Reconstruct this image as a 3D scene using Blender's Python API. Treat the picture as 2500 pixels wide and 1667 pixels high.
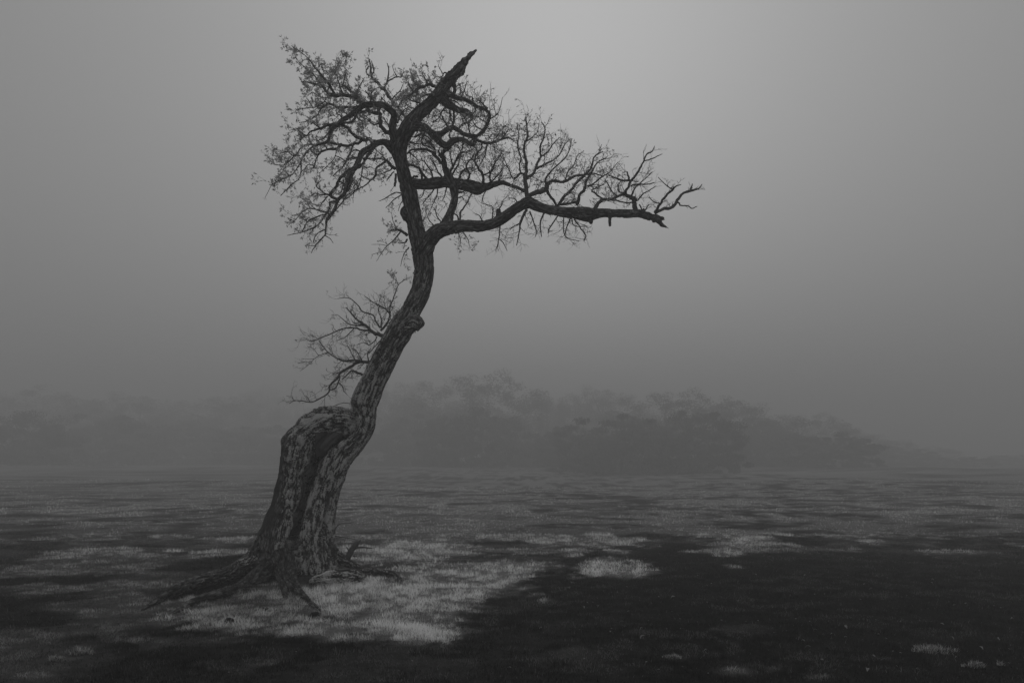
import bpy, math, random
import numpy as np
from mathutils import Vector
R = math.radians
for o in list(bpy.data.objects):
    bpy.data.objects.remove(o, do_unlink=True)
SC = bpy.context.scene
COL = SC.collection

# ------------------------------------------------------------------ camera
FPX, CX, HY = 1944.0, 1250.0, 1110.0        # focal length, centre column and eye level in photo pixels (2500 wide)
EYE = 1.6
cam = bpy.data.cameras.new('camera')
cam.sensor_width = 36.0
cam.lens = FPX / 2500 * 36.0
cam.shift_y = (HY - 833.5) / 2500
cam.clip_start, cam.clip_end = 0.1, 2000
camo = bpy.data.objects.new('camera', cam)
camo.location = (0, 0, EYE)
camo.rotation_euler = (R(90), 0, 0)
COL.objects.link(camo)
SC.camera = camo

# ------------------------------------------------------------------ sky and sun (sun behind thick fog, high ahead of the camera)
SUN_EL, SUN_AZ = R(26), R(3)
W = bpy.data.worlds.new('World'); SC.world = W; W.use_nodes = True
wt = W.node_tree; wt.nodes.clear()
sky = wt.nodes.new('ShaderNodeTexSky'); sky.sky_type = 'NISHITA'; sky.sun_disc = False
sky.sun_elevation, sky.sun_rotation = SUN_EL, SUN_AZ
sky.dust_density, sky.air_density, sky.ozone_density = 10.0, 1.0, 1.0
bw = wt.nodes.new('ShaderNodeRGBToBW')
bg = wt.nodes.new('ShaderNodeBackground'); bg.inputs['Strength'].default_value = 0.0615
wo = wt.nodes.new('ShaderNodeOutputWorld')
pw = wt.nodes.new('ShaderNodeMath'); pw.operation = 'POWER'; pw.inputs[1].default_value = 0.28   # fog evens the sky out
wt.links.new(sky.outputs[0], bw.inputs[0]); wt.links.new(bw.outputs[0], pw.inputs[0]); 
# an overcast sky brightens towards the zenith with sin(elevation)
tc = wt.nodes.new('ShaderNodeTexCoord'); sx_ = wt.nodes.new('ShaderNodeSeparateXYZ'); wt.links.new(tc.outputs['Generated'], sx_.inputs[0])
mz = wt.nodes.new('ShaderNodeMath'); mz.operation = 'MAXIMUM'; mz.inputs[1].default_value = 0.0; wt.links.new(sx_.outputs['Z'], mz.inputs[0])
ov = wt.nodes.new('ShaderNodeMath'); ov.operation = 'MULTIPLY_ADD'; ov.inputs[1].default_value = 0.7; ov.inputs[2].default_value = 2.15; wt.links.new(mz.outputs[0], ov.inputs[0])
mu = wt.nodes.new('ShaderNodeMath'); mu.operation = 'MULTIPLY'; wt.links.new(pw.outputs[0], mu.inputs[0]); wt.links.new(ov.outputs[0], mu.inputs[1])
wt.links.new(mu.outputs[0], bg.inputs['Color']); wt.links.new(bg.outputs[0], wo.inputs['Surface'])
sl = bpy.data.lights.new('sun', 'SUN'); sl.energy = 1.5; sl.angle = R(22); sl.color = (1, 1, 1)
so = bpy.data.objects.new('sun', sl); COL.objects.link(so)
sd = Vector((math.sin(SUN_AZ) * math.cos(SUN_EL), math.cos(SUN_AZ) * math.cos(SUN_EL), math.sin(SUN_EL)))
so.rotation_euler = sd.to_track_quat('Z', 'Y').to_euler(); so.location = sd * 60
SC.view_settings.view_transform = 'Standard'; SC.view_settings.look = 'None'
SC.view_settings.exposure = 0.3; SC.view_settings.gamma = 1.0; SC.view_settings.use_curve_mapping = False
SC.render.engine = 'CYCLES'
cy = SC.cycles
cy.use_denoising = True; cy.max_bounces = 6; cy.diffuse_bounces = 2; cy.glossy_bounces = 1
cy.transmission_bounces = 2; cy.volume_bounces = 1; cy.transparent_max_bounces = 4
cy.volume_step_rate = 10; cy.use_adaptive_sampling = False
HAZE_DENSITY = 0.0146

# ------------------------------------------------------------------ helpers
rng = np.random.default_rng(7)
random.seed(7)

def _hash(ix, iy, iz):
    h = (ix.astype(np.int64) * 374761393 + iy.astype(np.int64) * 668265263 + iz.astype(np.int64) * 2147483647 + 1274126177) & 0xFFFFFFFF
    h = ((h ^ (h >> 13)) * 1274126177) & 0xFFFFFFFF
    return ((h ^ (h >> 16)) & 0xFFFF) / 65535.0
def noise3(x, y, z):
    x, y, z = np.broadcast_arrays(np.asarray(x, float), np.asarray(y, float), np.asarray(z, float))
    ix, iy, iz = np.floor(x), np.floor(y), np.floor(z)
    fx, fy, fz = x - ix, y - iy, z - iz
    fx, fy, fz = [f * f * (3 - 2 * f) for f in (fx, fy, fz)]
    out = 0
    for dx in (0, 1):
        for dy in (0, 1):
            for dz in (0, 1):
                w = (fx if dx else 1 - fx) * (fy if dy else 1 - fy) * (fz if dz else 1 - fz)
                out = out + w * _hash(ix + dx, iy + dy, iz + dz)
    return out
def fbm(x, y, z=0.0, oct=4):
    a, s, t = 0.5, 0.0, 0.0
    x, y, z = np.asarray(x, float), np.asarray(y, float), np.asarray(z, float)
    for i in range(oct):
        s = s + a * noise3(x + 17.3 * i, y + 9.1 * i, z + 4.7 * i); t += a
        x, y, z, a = x * 2.03, y * 2.03, z * 2.03, a * 0.5
    return s / t
def sstep(a, b, x):
    t = np.clip((x - a) / (b - a), 0, 1); return t * t * (3 - 2 * t)
def P(px, py, d):
    return np.array([(px - CX) / FPX * d, d, EYE - (py - HY) / FPX * d])

def tag(o, label=None, cat=None, group=None, kind=None):
    for k, v in (('label', label), ('category', cat), ('group', group), ('kind', kind)):
        if v: o[k] = v
    return o
def empty(name, loc):
    o = bpy.data.objects.new(name, None); o.empty_display_size = 0.2; o.location = loc; COL.objects.link(o); return o
def mesh_np(name, verts, tris=None, quads=None, smooth=True):
    me = bpy.data.meshes.new(name)
    verts = np.asarray(verts, np.float32)
    nt = 0 if tris is None else len(tris); nq = 0 if quads is None else len(quads)
    li = []
    if nt: li.append(np.asarray(tris, np.int32).ravel())
    if nq: li.append(np.asarray(quads, np.int32).ravel())
    li = np.concatenate(li)
    me.vertices.add(len(verts)); me.vertices.foreach_set('co', verts.ravel())
    me.loops.add(len(li)); me.loops.foreach_set('vertex_index', li)
    me.polygons.add(nt + nq)
    st = np.concatenate([np.arange(nt) * 3, nt * 3 + np.arange(nq) * 4]).astype(np.int32)
    me.polygons.foreach_set('loop_start', st)
    if smooth: me.polygons.foreach_set('use_smooth', np.ones(nt + nq, bool))
    me.update(calc_edges=True); me.validate()
    return me
def fattr(me, name, vals):
    a = me.attributes.new(name, 'FLOAT', 'POINT'); a.data.foreach_set('value', np.asarray(vals, np.float32))
def vattr(me, name, vals):
    a = me.attributes.new(name, 'FLOAT_VECTOR', 'POINT'); a.data.foreach_set('vector', np.asarray(vals, np.float32).ravel())
def link(name, me, mat, parent=None):
    o = bpy.data.objects.new(name, me); COL.objects.link(o)
    if mat: me.materials.clear(); me.materials.append(mat)
    if parent: o.parent = parent
    return o
def resample(pts, n_per=4):
    """Catmull-Rom through (x, y, z, r) rows"""
    p = np.asarray(pts, float)
    if len(p) == 2:
        t = np.linspace(0, 1, n_per + 1)[:, None]; return p[0] * (1 - t) + p[1] * t
    q = np.vstack([2 * p[0] - p[1], p, 2 * p[-1] - p[-2]])
    out = []
    for i in range(1, len(q) - 2):
        for k in range(n_per):
            t = k / n_per
            out.append(0.5 * ((2 * q[i]) + (q[i+1] - q[i-1]) * t + (2*q[i-1] - 5*q[i] + 4*q[i+1] - q[i+2]) * t*t + (3*q[i] - q[i-1] - 3*q[i+1] + q[i+2]) * t**3))
    out.append(p[-1])
    out = np.array(out); out[:, 3] = np.maximum(out[:, 3], p[:, 3].min() * 0.8)
    return out
class MB:
    """collects tubes and leaves, then links them as one mesh"""
    def __init__(s): s.v, s.t, s.q, s.n = [], [], [], 0
    def tube(s, pr, k=6, cap=True, wob=0.0):
        p, r = pr[:, :3], pr[:, 3]
        tg = np.gradient(p, axis=0); tg /= np.linalg.norm(tg, axis=1)[:, None] + 1e-9
        up = np.array([0, 1, 0.01]) if abs(tg[0][1]) < 0.9 else np.array([1, 0, 0.01])
        n = len(p); ang = np.arange(k) / k * 2 * np.pi
        ca, sa = np.cos(ang), np.sin(ang)
        V = np.empty((n, k, 3))
        u = np.cross(tg[0], up); u /= np.linalg.norm(u)
        for i in range(n):
            u = u - tg[i] * np.dot(u, tg[i]); u /= np.linalg.norm(u) + 1e-9
            w = np.cross(tg[i], u)
            rr = r[i] * (1 + wob * (rng.random(k) - 0.5)) if wob else r[i]
            V[i] = p[i] + (np.outer(ca * rr, u) + np.outer(sa * rr, w))
        b = s.n
        s.v.append(V.reshape(-1, 3))
        i, j = np.meshgrid(np.arange(n - 1), np.arange(k), indexing='ij'); j2 = (j + 1) % k
        s.q.append(np.stack([b + i*k + j, b + i*k + j2, b + (i+1)*k + j2, b + (i+1)*k + j], -1).reshape(-1, 4))
        s.n += n * k
        if cap:
            for e, dr in ((0, -1), (n - 1, 1)):
                s.v.append((p[e] + dr * tg[e] * r[e] * 0.5)[None]); c = s.n; s.n += 1
                j = np.arange(k); a1, a2 = b + e*k + j, b + e*k + (j + 1) % k
                s.t.append(np.stack([a1, a2, np.full(k, c)], -1) if dr > 0 else np.stack([a2, a1, np.full(k, c)], -1))
    def leaf(s, p, d, n, L, Wd):
        sd_ = np.cross(d, n); sd_ /= np.linalg.norm(sd_) + 1e-9
        n = np.cross(sd_, d)
        s.v.append(np.array([p, p + d*L*0.45 + sd_*Wd*0.5 + n*Wd*0.15, p + d*L, p + d*L*0.45 - sd_*Wd*0.5 + n*Wd*0.15, p + d*L*0.5]))
        b = s.n; s.t.append(np.array([[b, b+1, b+4], [b+1, b+2, b+4], [b+2, b+3, b+4], [b+3, b, b+4]])); s.n += 5
    def build(s, name, mat, parent=None, smooth=True, origin=(0, 0, 0)):
        if not s.v: return None
        me = mesh_np(name, np.vstack(s.v) - np.asarray(origin), np.vstack(s.t) if s.t else None, np.vstack(s.q) if s.q else None, smooth)
        return link(name, me, mat, parent)

# ------------------------------------------------------------------ materials (monochrome)
def newmat(name, rough=0.9):
    m = bpy.data.materials.new(name); m.use_nodes = True
    b = m.node_tree.nodes['Principled BSDF']; b.inputs['Roughness'].default_value = rough
    b.inputs['Specular IOR Level'].default_value = 0.0
    return m, m.node_tree, b
def N(t, ty, **kw):
    n = t.nodes.new(ty)
    for k, v in kw.items():
        if k.startswith('i_'): n.inputs[k[2:].replace('_', ' ')].default_value = v
        else: setattr(n, k, v)
    return n
def ramp(t, src, stops):
    r = N(t, 'ShaderNodeValToRGB'); e = r.color_ramp.elements
    while len(e) < len(stops): e.new(0.5)
    for el, (p, c) in zip(e, stops): el.position = p; el.color = (c, c, c, 1)
    t.links.new(src, r.inputs[0]); return r.outputs[0]
def mth(t, op, a, b=None, c=None, clamp=False):
    n = N(t, 'ShaderNodeMath', operation=op); n.use_clamp = clamp
    for i, x in enumerate((a, b, c)):
        if x is None: continue
        if isinstance(x, (int, float)): n.inputs[i].default_value = x
        else: t.links.new(x, n.inputs[i])
    return n.outputs[0]
def mixc(t, f, a, b):
    n = N(t, 'ShaderNodeMix', data_type='FLOAT')
    for s, x in ((0, f), (2, a), (3, b)):
        if isinstance(x, (int, float)): n.inputs[s].default_value = x
        else: t.links.new(x, n.inputs[s])
    return n.outputs[0]

def bark_material():
    m, t, b = newmat('fissured_bark', 0.95)
    at = N(t, 'ShaderNodeAttribute', attribute_name='bark'); li = N(t, 'ShaderNodeAttribute', attribute_name='lichen')
    ba = N(t, 'ShaderNodeAttribute', attribute_name='bare')
    geo = N(t, 'ShaderNodeTexCoord')
    n1 = N(t, 'ShaderNodeTexNoise', i_Scale=40.0, i_Detail=5.0, i_Roughness=0.7); t.links.new(at.outputs['Vector'], n1.inputs['Vector'])
    v1 = N(t, 'ShaderNodeTexVoronoi', i_Scale=36.0, feature='DISTANCE_TO_EDGE'); t.links.new(at.outputs['Vector'], v1.inputs['Vector'])
    n2 = N(t, 'ShaderNodeTexNoise', i_Scale=7.0, i_Detail=3.0); t.links.new(geo.outputs['Object'], n2.inputs['Vector'])
    plate = ramp(t, v1.outputs['Distance'], [(0.0, 0.4), (0.22, 1.0)])
    base = mixc(t, ramp(t, n1.outputs[0], [(0.28, 0.0), (0.70, 1.0)]), 0.05, 0.50)
    fu = N(t, 'ShaderNodeAttribute', attribute_name='furrow')
    base = mth(t, 'MULTIPLY', base, plate)
    base = mth(t, 'MULTIPLY', base, mth(t, 'MULTIPLY_ADD', fu.outputs['Fac'], -0.68, 1.0))
    # flaky crust lichen: patches broken up by two scales of noise
    n3 = N(t, 'ShaderNodeTexNoise', i_Scale=58.0, i_Detail=3.0, i_Roughness=0.7); t.links.new(geo.outputs['Object'], n3.inputs['Vector'])
    n4 = N(t, 'ShaderNodeTexNoise', i_Scale=5.5, i_Detail=3.0, i_Roughness=0.6); t.links.new(geo.outputs['Object'], n4.inputs['Vector'])
    lm = mth(t, 'ADD', mth(t, 'MULTIPLY', n3.outputs[0], 1.0), mth(t, 'MULTIPLY', n4.outputs[0], 0.8))
    lm = mth(t, 'ADD', lm, mth(t, 'MULTIPLY', li.outputs['Fac'], 0.40))
    lm = mth(t, 'SUBTRACT', lm, mth(t, 'MULTIPLY', fu.outputs['Fac'], 0.22))
    lm = mth(t, 'MULTIPLY_ADD', lm, 14.0, -16.0, clamp=True)
    col = mixc(t, lm, base, mixc(t, n1.outputs[0], 0.4, 0.95))
    wood = mth(t, 'MULTIPLY', mixc(t, n1.outputs[0], 0.035, 0.10), mth(t, 'MAXIMUM', ba.outputs['Fac'], 1.0))
    col = mixc(t, mth(t, 'MINIMUM', ba.outputs['Fac'], 1.0), col, wood)
    t.links.new(col, b.inputs['Base Color'])
    hb = mth(t, 'ADD', mth(t, 'MULTIPLY', plate, 0.6), n1.outputs[0])
    hb = mth(t, 'ADD', hb, mth(t, 'MULTIPLY', lm, 0.25))
    bp = N(t, 'ShaderNodeBump', i_Strength=0.9, i_Distance=0.018); t.links.new(hb, bp.inputs['Height'])
    t.links.new(bp.outputs[0], b.inputs['Normal'])
    return m
def twig_material():
    m, t, b = newmat('twig_bark', 0.95)
    geo = N(t, 'ShaderNodeTexCoord')
    n1 = N(t, 'ShaderNodeTexNoise', i_Scale=40.0, i_Detail=3.0); t.links.new(geo.outputs['Object'], n1.inputs['Vector'])
    t.links.new(mixc(t, n1.outputs[0], 0.05, 0.22), b.inputs['Base Color'])
    bp = N(t, 'ShaderNodeBump', i_Strength=0.7, i_Distance=0.01); t.links.new(n1.outputs[0], bp.inputs['Height']); t.links.new(bp.outputs[0], b.inputs['Normal'])
    return m
def leaf_material(name, lo, hi, trans, scale):
    m, t, b = newmat(name, 0.7)
    geo = N(t, 'ShaderNodeTexCoord')
    n1 = N(t, 'ShaderNodeTexNoise', i_Scale=scale, i_Detail=2.0); t.links.new(geo.outputs['Object'], n1.inputs['Vector'])
    c = mixc(t, n1.outputs[0], lo, hi); t.links.new(c, b.inputs['Base Color'])
    if trans:
        tr = N(t, 'ShaderNodeBsdfTranslucent'); t.links.new(c, tr.inputs['Color'])
        mx = N(t, 'ShaderNodeMixShader'); mx.inputs[0].default_value = trans
        t.links.new(b.outputs[0], mx.inputs[1]); t.links.new(tr.outputs[0], mx.inputs[2])
        t.links.new(mx.outputs[0], t.nodes['Material Output'].inputs['Surface'])
    return m
def grass_material(name, lo, hi, trans=0.3):
    m, t, b = newmat(name, 0.75)
    at = N(t, 'ShaderNodeAttribute', attribute_name='tone')
    c = mixc(t, at.outputs['Fac'], lo, hi); t.links.new(c, b.inputs['Base Color'])
    tr = N(t, 'ShaderNodeBsdfTranslucent'); t.links.new(c, tr.inputs['Color'])
    mx = N(t, 'ShaderNodeMixShader'); mx.inputs[0].default_value = trans
    t.links.new(b.outputs[0], mx.inputs[1]); t.links.new(tr.outputs[0], mx.inputs[2])
    t.links.new(mx.outputs[0], t.nodes['Material Output'].inputs['Surface'])
    return m
def ground_material():
    m, t, b = newmat('meadow_ground', 1.0)
    at = N(t, 'ShaderNodeAttribute', attribute_name='dry'); geo = N(t, 'ShaderNodeTexCoord')
    n1 = N(t, 'ShaderNodeTexNoise', i_Scale=9.0, i_Detail=6.0, i_Roughness=0.7); t.links.new(geo.outputs['Object'], n1.inputs['Vector'])
    n2 = N(t, 'ShaderNodeTexNoise', i_Scale=1.1, i_Detail=4.0, i_Roughness=0.6); t.links.new(geo.outputs['Object'], n2.inputs['Vector'])
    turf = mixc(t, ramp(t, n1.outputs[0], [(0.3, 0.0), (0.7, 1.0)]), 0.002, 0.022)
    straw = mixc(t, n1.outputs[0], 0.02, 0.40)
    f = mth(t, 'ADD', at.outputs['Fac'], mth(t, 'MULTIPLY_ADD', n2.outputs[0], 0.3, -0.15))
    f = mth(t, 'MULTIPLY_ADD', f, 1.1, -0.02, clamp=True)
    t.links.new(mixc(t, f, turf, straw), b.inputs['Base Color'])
    bp = N(t, 'ShaderNodeBump', i_Strength=1.0, i_Distance=0.05); t.links.new(n1.outputs[0], bp.inputs['Height']); t.links.new(bp.outputs[0], b.inputs['Normal'])
    return m
M_BARK, M_TWIG = bark_material(), twig_material()
M_LEAF = leaf_material('young_leaves', 0.32, 0.7, 0.6, 25.0)
M_FAR = leaf_material('far_foliage', 0.02, 0.14, 0.2, 1.0)
M_FARPALE = leaf_material('pale_far_foliage', 0.10, 0.24, 0.2, 1.0)
M_DRY = grass_material('dry_grass_blades', 0.012, 0.95, 0.4)
M_TURF = grass_material('turf_blades', 0.002, 0.19, 0.2)
M_GROUND = ground_material()
M_FALLEN = leaf_material('pale_fallen_leaf', 0.16, 0.42, 0.0, 60.0)
M_SOIL = leaf_material('damp_soil', 0.008, 0.03, 0.0, 30.0)

# ------------------------------------------------------------------ the meadow
BASE = P(730, 1400, 11.1)                     # the tree stands here
def height(x, y):
    x, y = np.asarray(x, float), np.asarray(y, float)
    h = (fbm(x * 0.35, y * 0.35, 3.1) - 0.5) * 0.10 + (fbm(x * 1.6, y * 1.6, 8.2, 2) - 0.5) * 0.035
    h = h * sstep(1.0, 5.0, y)
    near = np.exp(-(((x - BASE[0]) / 1.9) ** 2 + ((y - 9.7) / 2.6) ** 2) ** 2)
    h = h * (1 - near) - 0.025 * near
    h = h + (fbm(x * 0.05, y * 0.07, 31.0, 2) - 0.5) * 1.3 * sstep(24, 60, y) * sstep(260, 120, y)
    return h
def G(px, py):
    d = EYE * FPX / (py - HY)
    return (px - CX) / FPX * d, d
# pale dried-out patches: photo centre, half width, half height, strength
PATCH = [(1130,1420,225,52,1),(940,1495,220,60,1),(1030,1545,110,25,.9),(780,1530,170,26,.85),(640,1505,160,34,.95),(540,1482,150,36,.7),
 (1235,1393,115,26,1),(990,1345,150,38,.95),(1080,1290,190,24,.8),(1210,1262,190,16,.65),(950,1275,130,25,.75),(1130,1281,40,7,1),(1145,1351,28,4,.9),
 (860,1440,140,45,.95),(700,1455,150,40,.8),(1505,1388,97,22,1.1),(1507,1348,36,6,1),(1473,1304,38,7,.9),(1530,1322,72,11,.7),(1603,1279,24,4,1),
 (1621,1297,34,6,.8),(1754,1297,135,20,.75),(1810,1312,85,13,.8),(1759,1348,78,8,.95),(1825,1332,62,8,.85),(1790,1384,22,5,.9),(1907,1304,34,5,.9),
 (1980,1292,80,8,.65),(2096,1294,125,9,.75),(2137,1322,42,7,1),(2050,1308,120,7,.6),(2320,1348,115,6,.55),(1340,1270,90,9,.75),(1392,1274,32,4,.8),
 (1376,1317,55,9,.75),(1320,1317,45,14,.8),(1384,1343,26,4,.85),(1390,1356,32,5,.7),(1450,1250,120,8,.5),(1639,1608,26,6,.75),(1881,1638,24,8,.45),
 (1994,1659,44,7,.5),(1790,1644,60,12,.35),(259,1306,64,7,.65),(103,1318,54,4,.55),(426,1343,27,5,.8),(558,1316,58,6,.8),(538,1345,115,14,.65),
 (147,1362,95,8,.55),(318,1345,42,6,.6),(342,1357,54,10,.65),(196,1384,210,22,.42),(294,1426,160,14,.38),(113,1433,115,15,.36),(270,1472,150,34,.36),
 (196,1585,64,14,.55),(147,1604,38,10,.55),(147,1235,80,5,.7),(342,1198,360,9,.6),(347,1272,20,3,.7),(587,1272,64,5,.6),(420,1214,150,6,.5),
 (480,1560,160,14,.35),(1080,1215,260,10,.5),(1500,1190,300,9,.4),(1330,1232,170,9,.5),(620,1240,120,7,.5),(200,1345,60,6,.5),(60,1400,70,12,.4),
 (640,1615,60,10,.35),(80,1645,60,10,.4),(1560,1545,60,12,.18),(1400,1600,80,16,.2),(1800,1540,120,14,.14)]
_PW = []
for (px, py, rx, ry, s_) in PATCH:
    X, Y = G(px, py); Y1 = EYE * FPX / (py + ry - HY); Y0 = EYE * FPX / max(py - ry - HY, 20)
    _PW.append((X, 0.5 * (Y0 + Y1), rx / FPX * Y, 0.5 * (Y0 - Y1), s_))
def dryness(x, y):
    x, y = np.asarray(x, float), np.asarray(y, float)
    wx = (fbm(x * 1.3, y * 1.3, 1.0, 3) - 0.5); wy = (fbm(x * 1.3 + 40, y * 1.3, 2.0, 3) - 0.5)
    fine = (fbm(x * 2.6, y * 2.6, 7.0, 2) - 0.5) * 1.0 + (fbm(x * 9.0, y * 9.0, 7.0, 2) - 0.5) * 0.9
    holes = sstep(0.30, 0.52, fbm(x * 3.2, y * 3.2, 21.0, 3)) * 0.5 + 0.5
    out = np.zeros_like(x)
    for (X, Y, rx, ry, s_) in _PW:
        e = np.sqrt(((x - X + wx * min(rx, 1.2) * 0.9) / rx) ** 2 + ((y - Y + wy * min(ry, 1.6) * 0.9) / ry) ** 2)
        out = np.maximum(out, s_ * sstep(1.25, 0.58, e + fine * 0.75))
    out = out * holes
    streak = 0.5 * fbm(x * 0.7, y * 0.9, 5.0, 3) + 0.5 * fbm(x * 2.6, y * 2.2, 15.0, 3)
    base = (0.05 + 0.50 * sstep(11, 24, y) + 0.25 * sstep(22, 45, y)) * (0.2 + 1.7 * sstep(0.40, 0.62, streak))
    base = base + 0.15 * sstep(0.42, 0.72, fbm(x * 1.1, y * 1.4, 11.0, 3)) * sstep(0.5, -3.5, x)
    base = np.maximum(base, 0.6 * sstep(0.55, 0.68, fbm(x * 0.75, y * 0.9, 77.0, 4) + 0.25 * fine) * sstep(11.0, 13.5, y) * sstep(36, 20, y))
    DXc, DYc = G(1950, 1440)
    base = base * (1 - 0.9 * np.exp(-((x - DXc) / 3.4) ** 4 - ((y - 9.6) / 3.6) ** 4))      # the darkest, shortest turf
    return np.clip(np.maximum(out, base), 0, 1.1)
def axis(segs):
    out = [segs[0][0]]
    for a, b, st in segs:
        n = max(1, int(round((b - a) / st))); out += list(np.linspace(a, b, n + 1)[1:])
    return np.array(out)
gx = axis([(-420, -60, 30), (-60, -20, 4), (-20, -9, 0.5), (-9, 9, 0.13), (9, 20, 0.5), (20, 60, 4), (60, 420, 30)])
gy = axis([(-60, 2, 4), (2, 5, 0.4), (5, 20, 0.13), (20, 40, 0.4), (40, 90, 2), (90, 440, 25)])
GX, GY = np.meshgrid(gx, gy)
GZ = height(GX, GY)
nx, ny = len(gx), len(gy)
i, j = np.meshgrid(np.arange(ny - 1), np.arange(nx - 1), indexing='ij')
q = np.stack([i*nx + j, i*nx + j + 1, (i+1)*nx + j + 1, (i+1)*nx + j], -1).reshape(-1, 4)
me = mesh_np('meadow_ground', np.stack([GX, GY, GZ], -1).reshape(-1, 3), None, q)
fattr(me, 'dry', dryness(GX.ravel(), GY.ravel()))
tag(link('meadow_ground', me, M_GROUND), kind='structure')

# ------------------------------------------------------------------ haze
hz_v = np.array([(x, y, z) for x in (-425, 425) for y in (-65, 445) for z in (-1.8, 20.0)], float)
hz_q = [(0, 1, 3, 2), (4, 6, 7, 5), (0, 4, 5, 1), (2, 3, 7, 6), (0, 2, 6, 4), (1, 5, 7, 3)]
hm = bpy.data.materials.new('fog'); hm.use_nodes = True; ht = hm.node_tree; ht.nodes.clear()
pv = ht.nodes.new('ShaderNodeVolumePrincipled'); ho = ht.nodes.new('ShaderNodeOutputMaterial')
pv.inputs['Color'].default_value = (0.68, 0.68, 0.68, 1); pv.inputs['Density'].default_value = HAZE_DENSITY; pv.inputs['Anisotropy'].default_value = 0.0
ht.links.new(pv.outputs[0], ho.inputs['Volume'])
tag(link('haze', mesh_np('haze', hz_v, None, hz_q, False), hm), kind='stuff')

# ------------------------------------------------------------------ the leaning tree
tree = empty('leaning_tree', BASE)
tag(tree, 'gnarled leaning tree with split hollow base and half bare crown', 'tree')
def parse(s): return [tuple(float(v) for v in p.split(',')) for p in s.split()]
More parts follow.
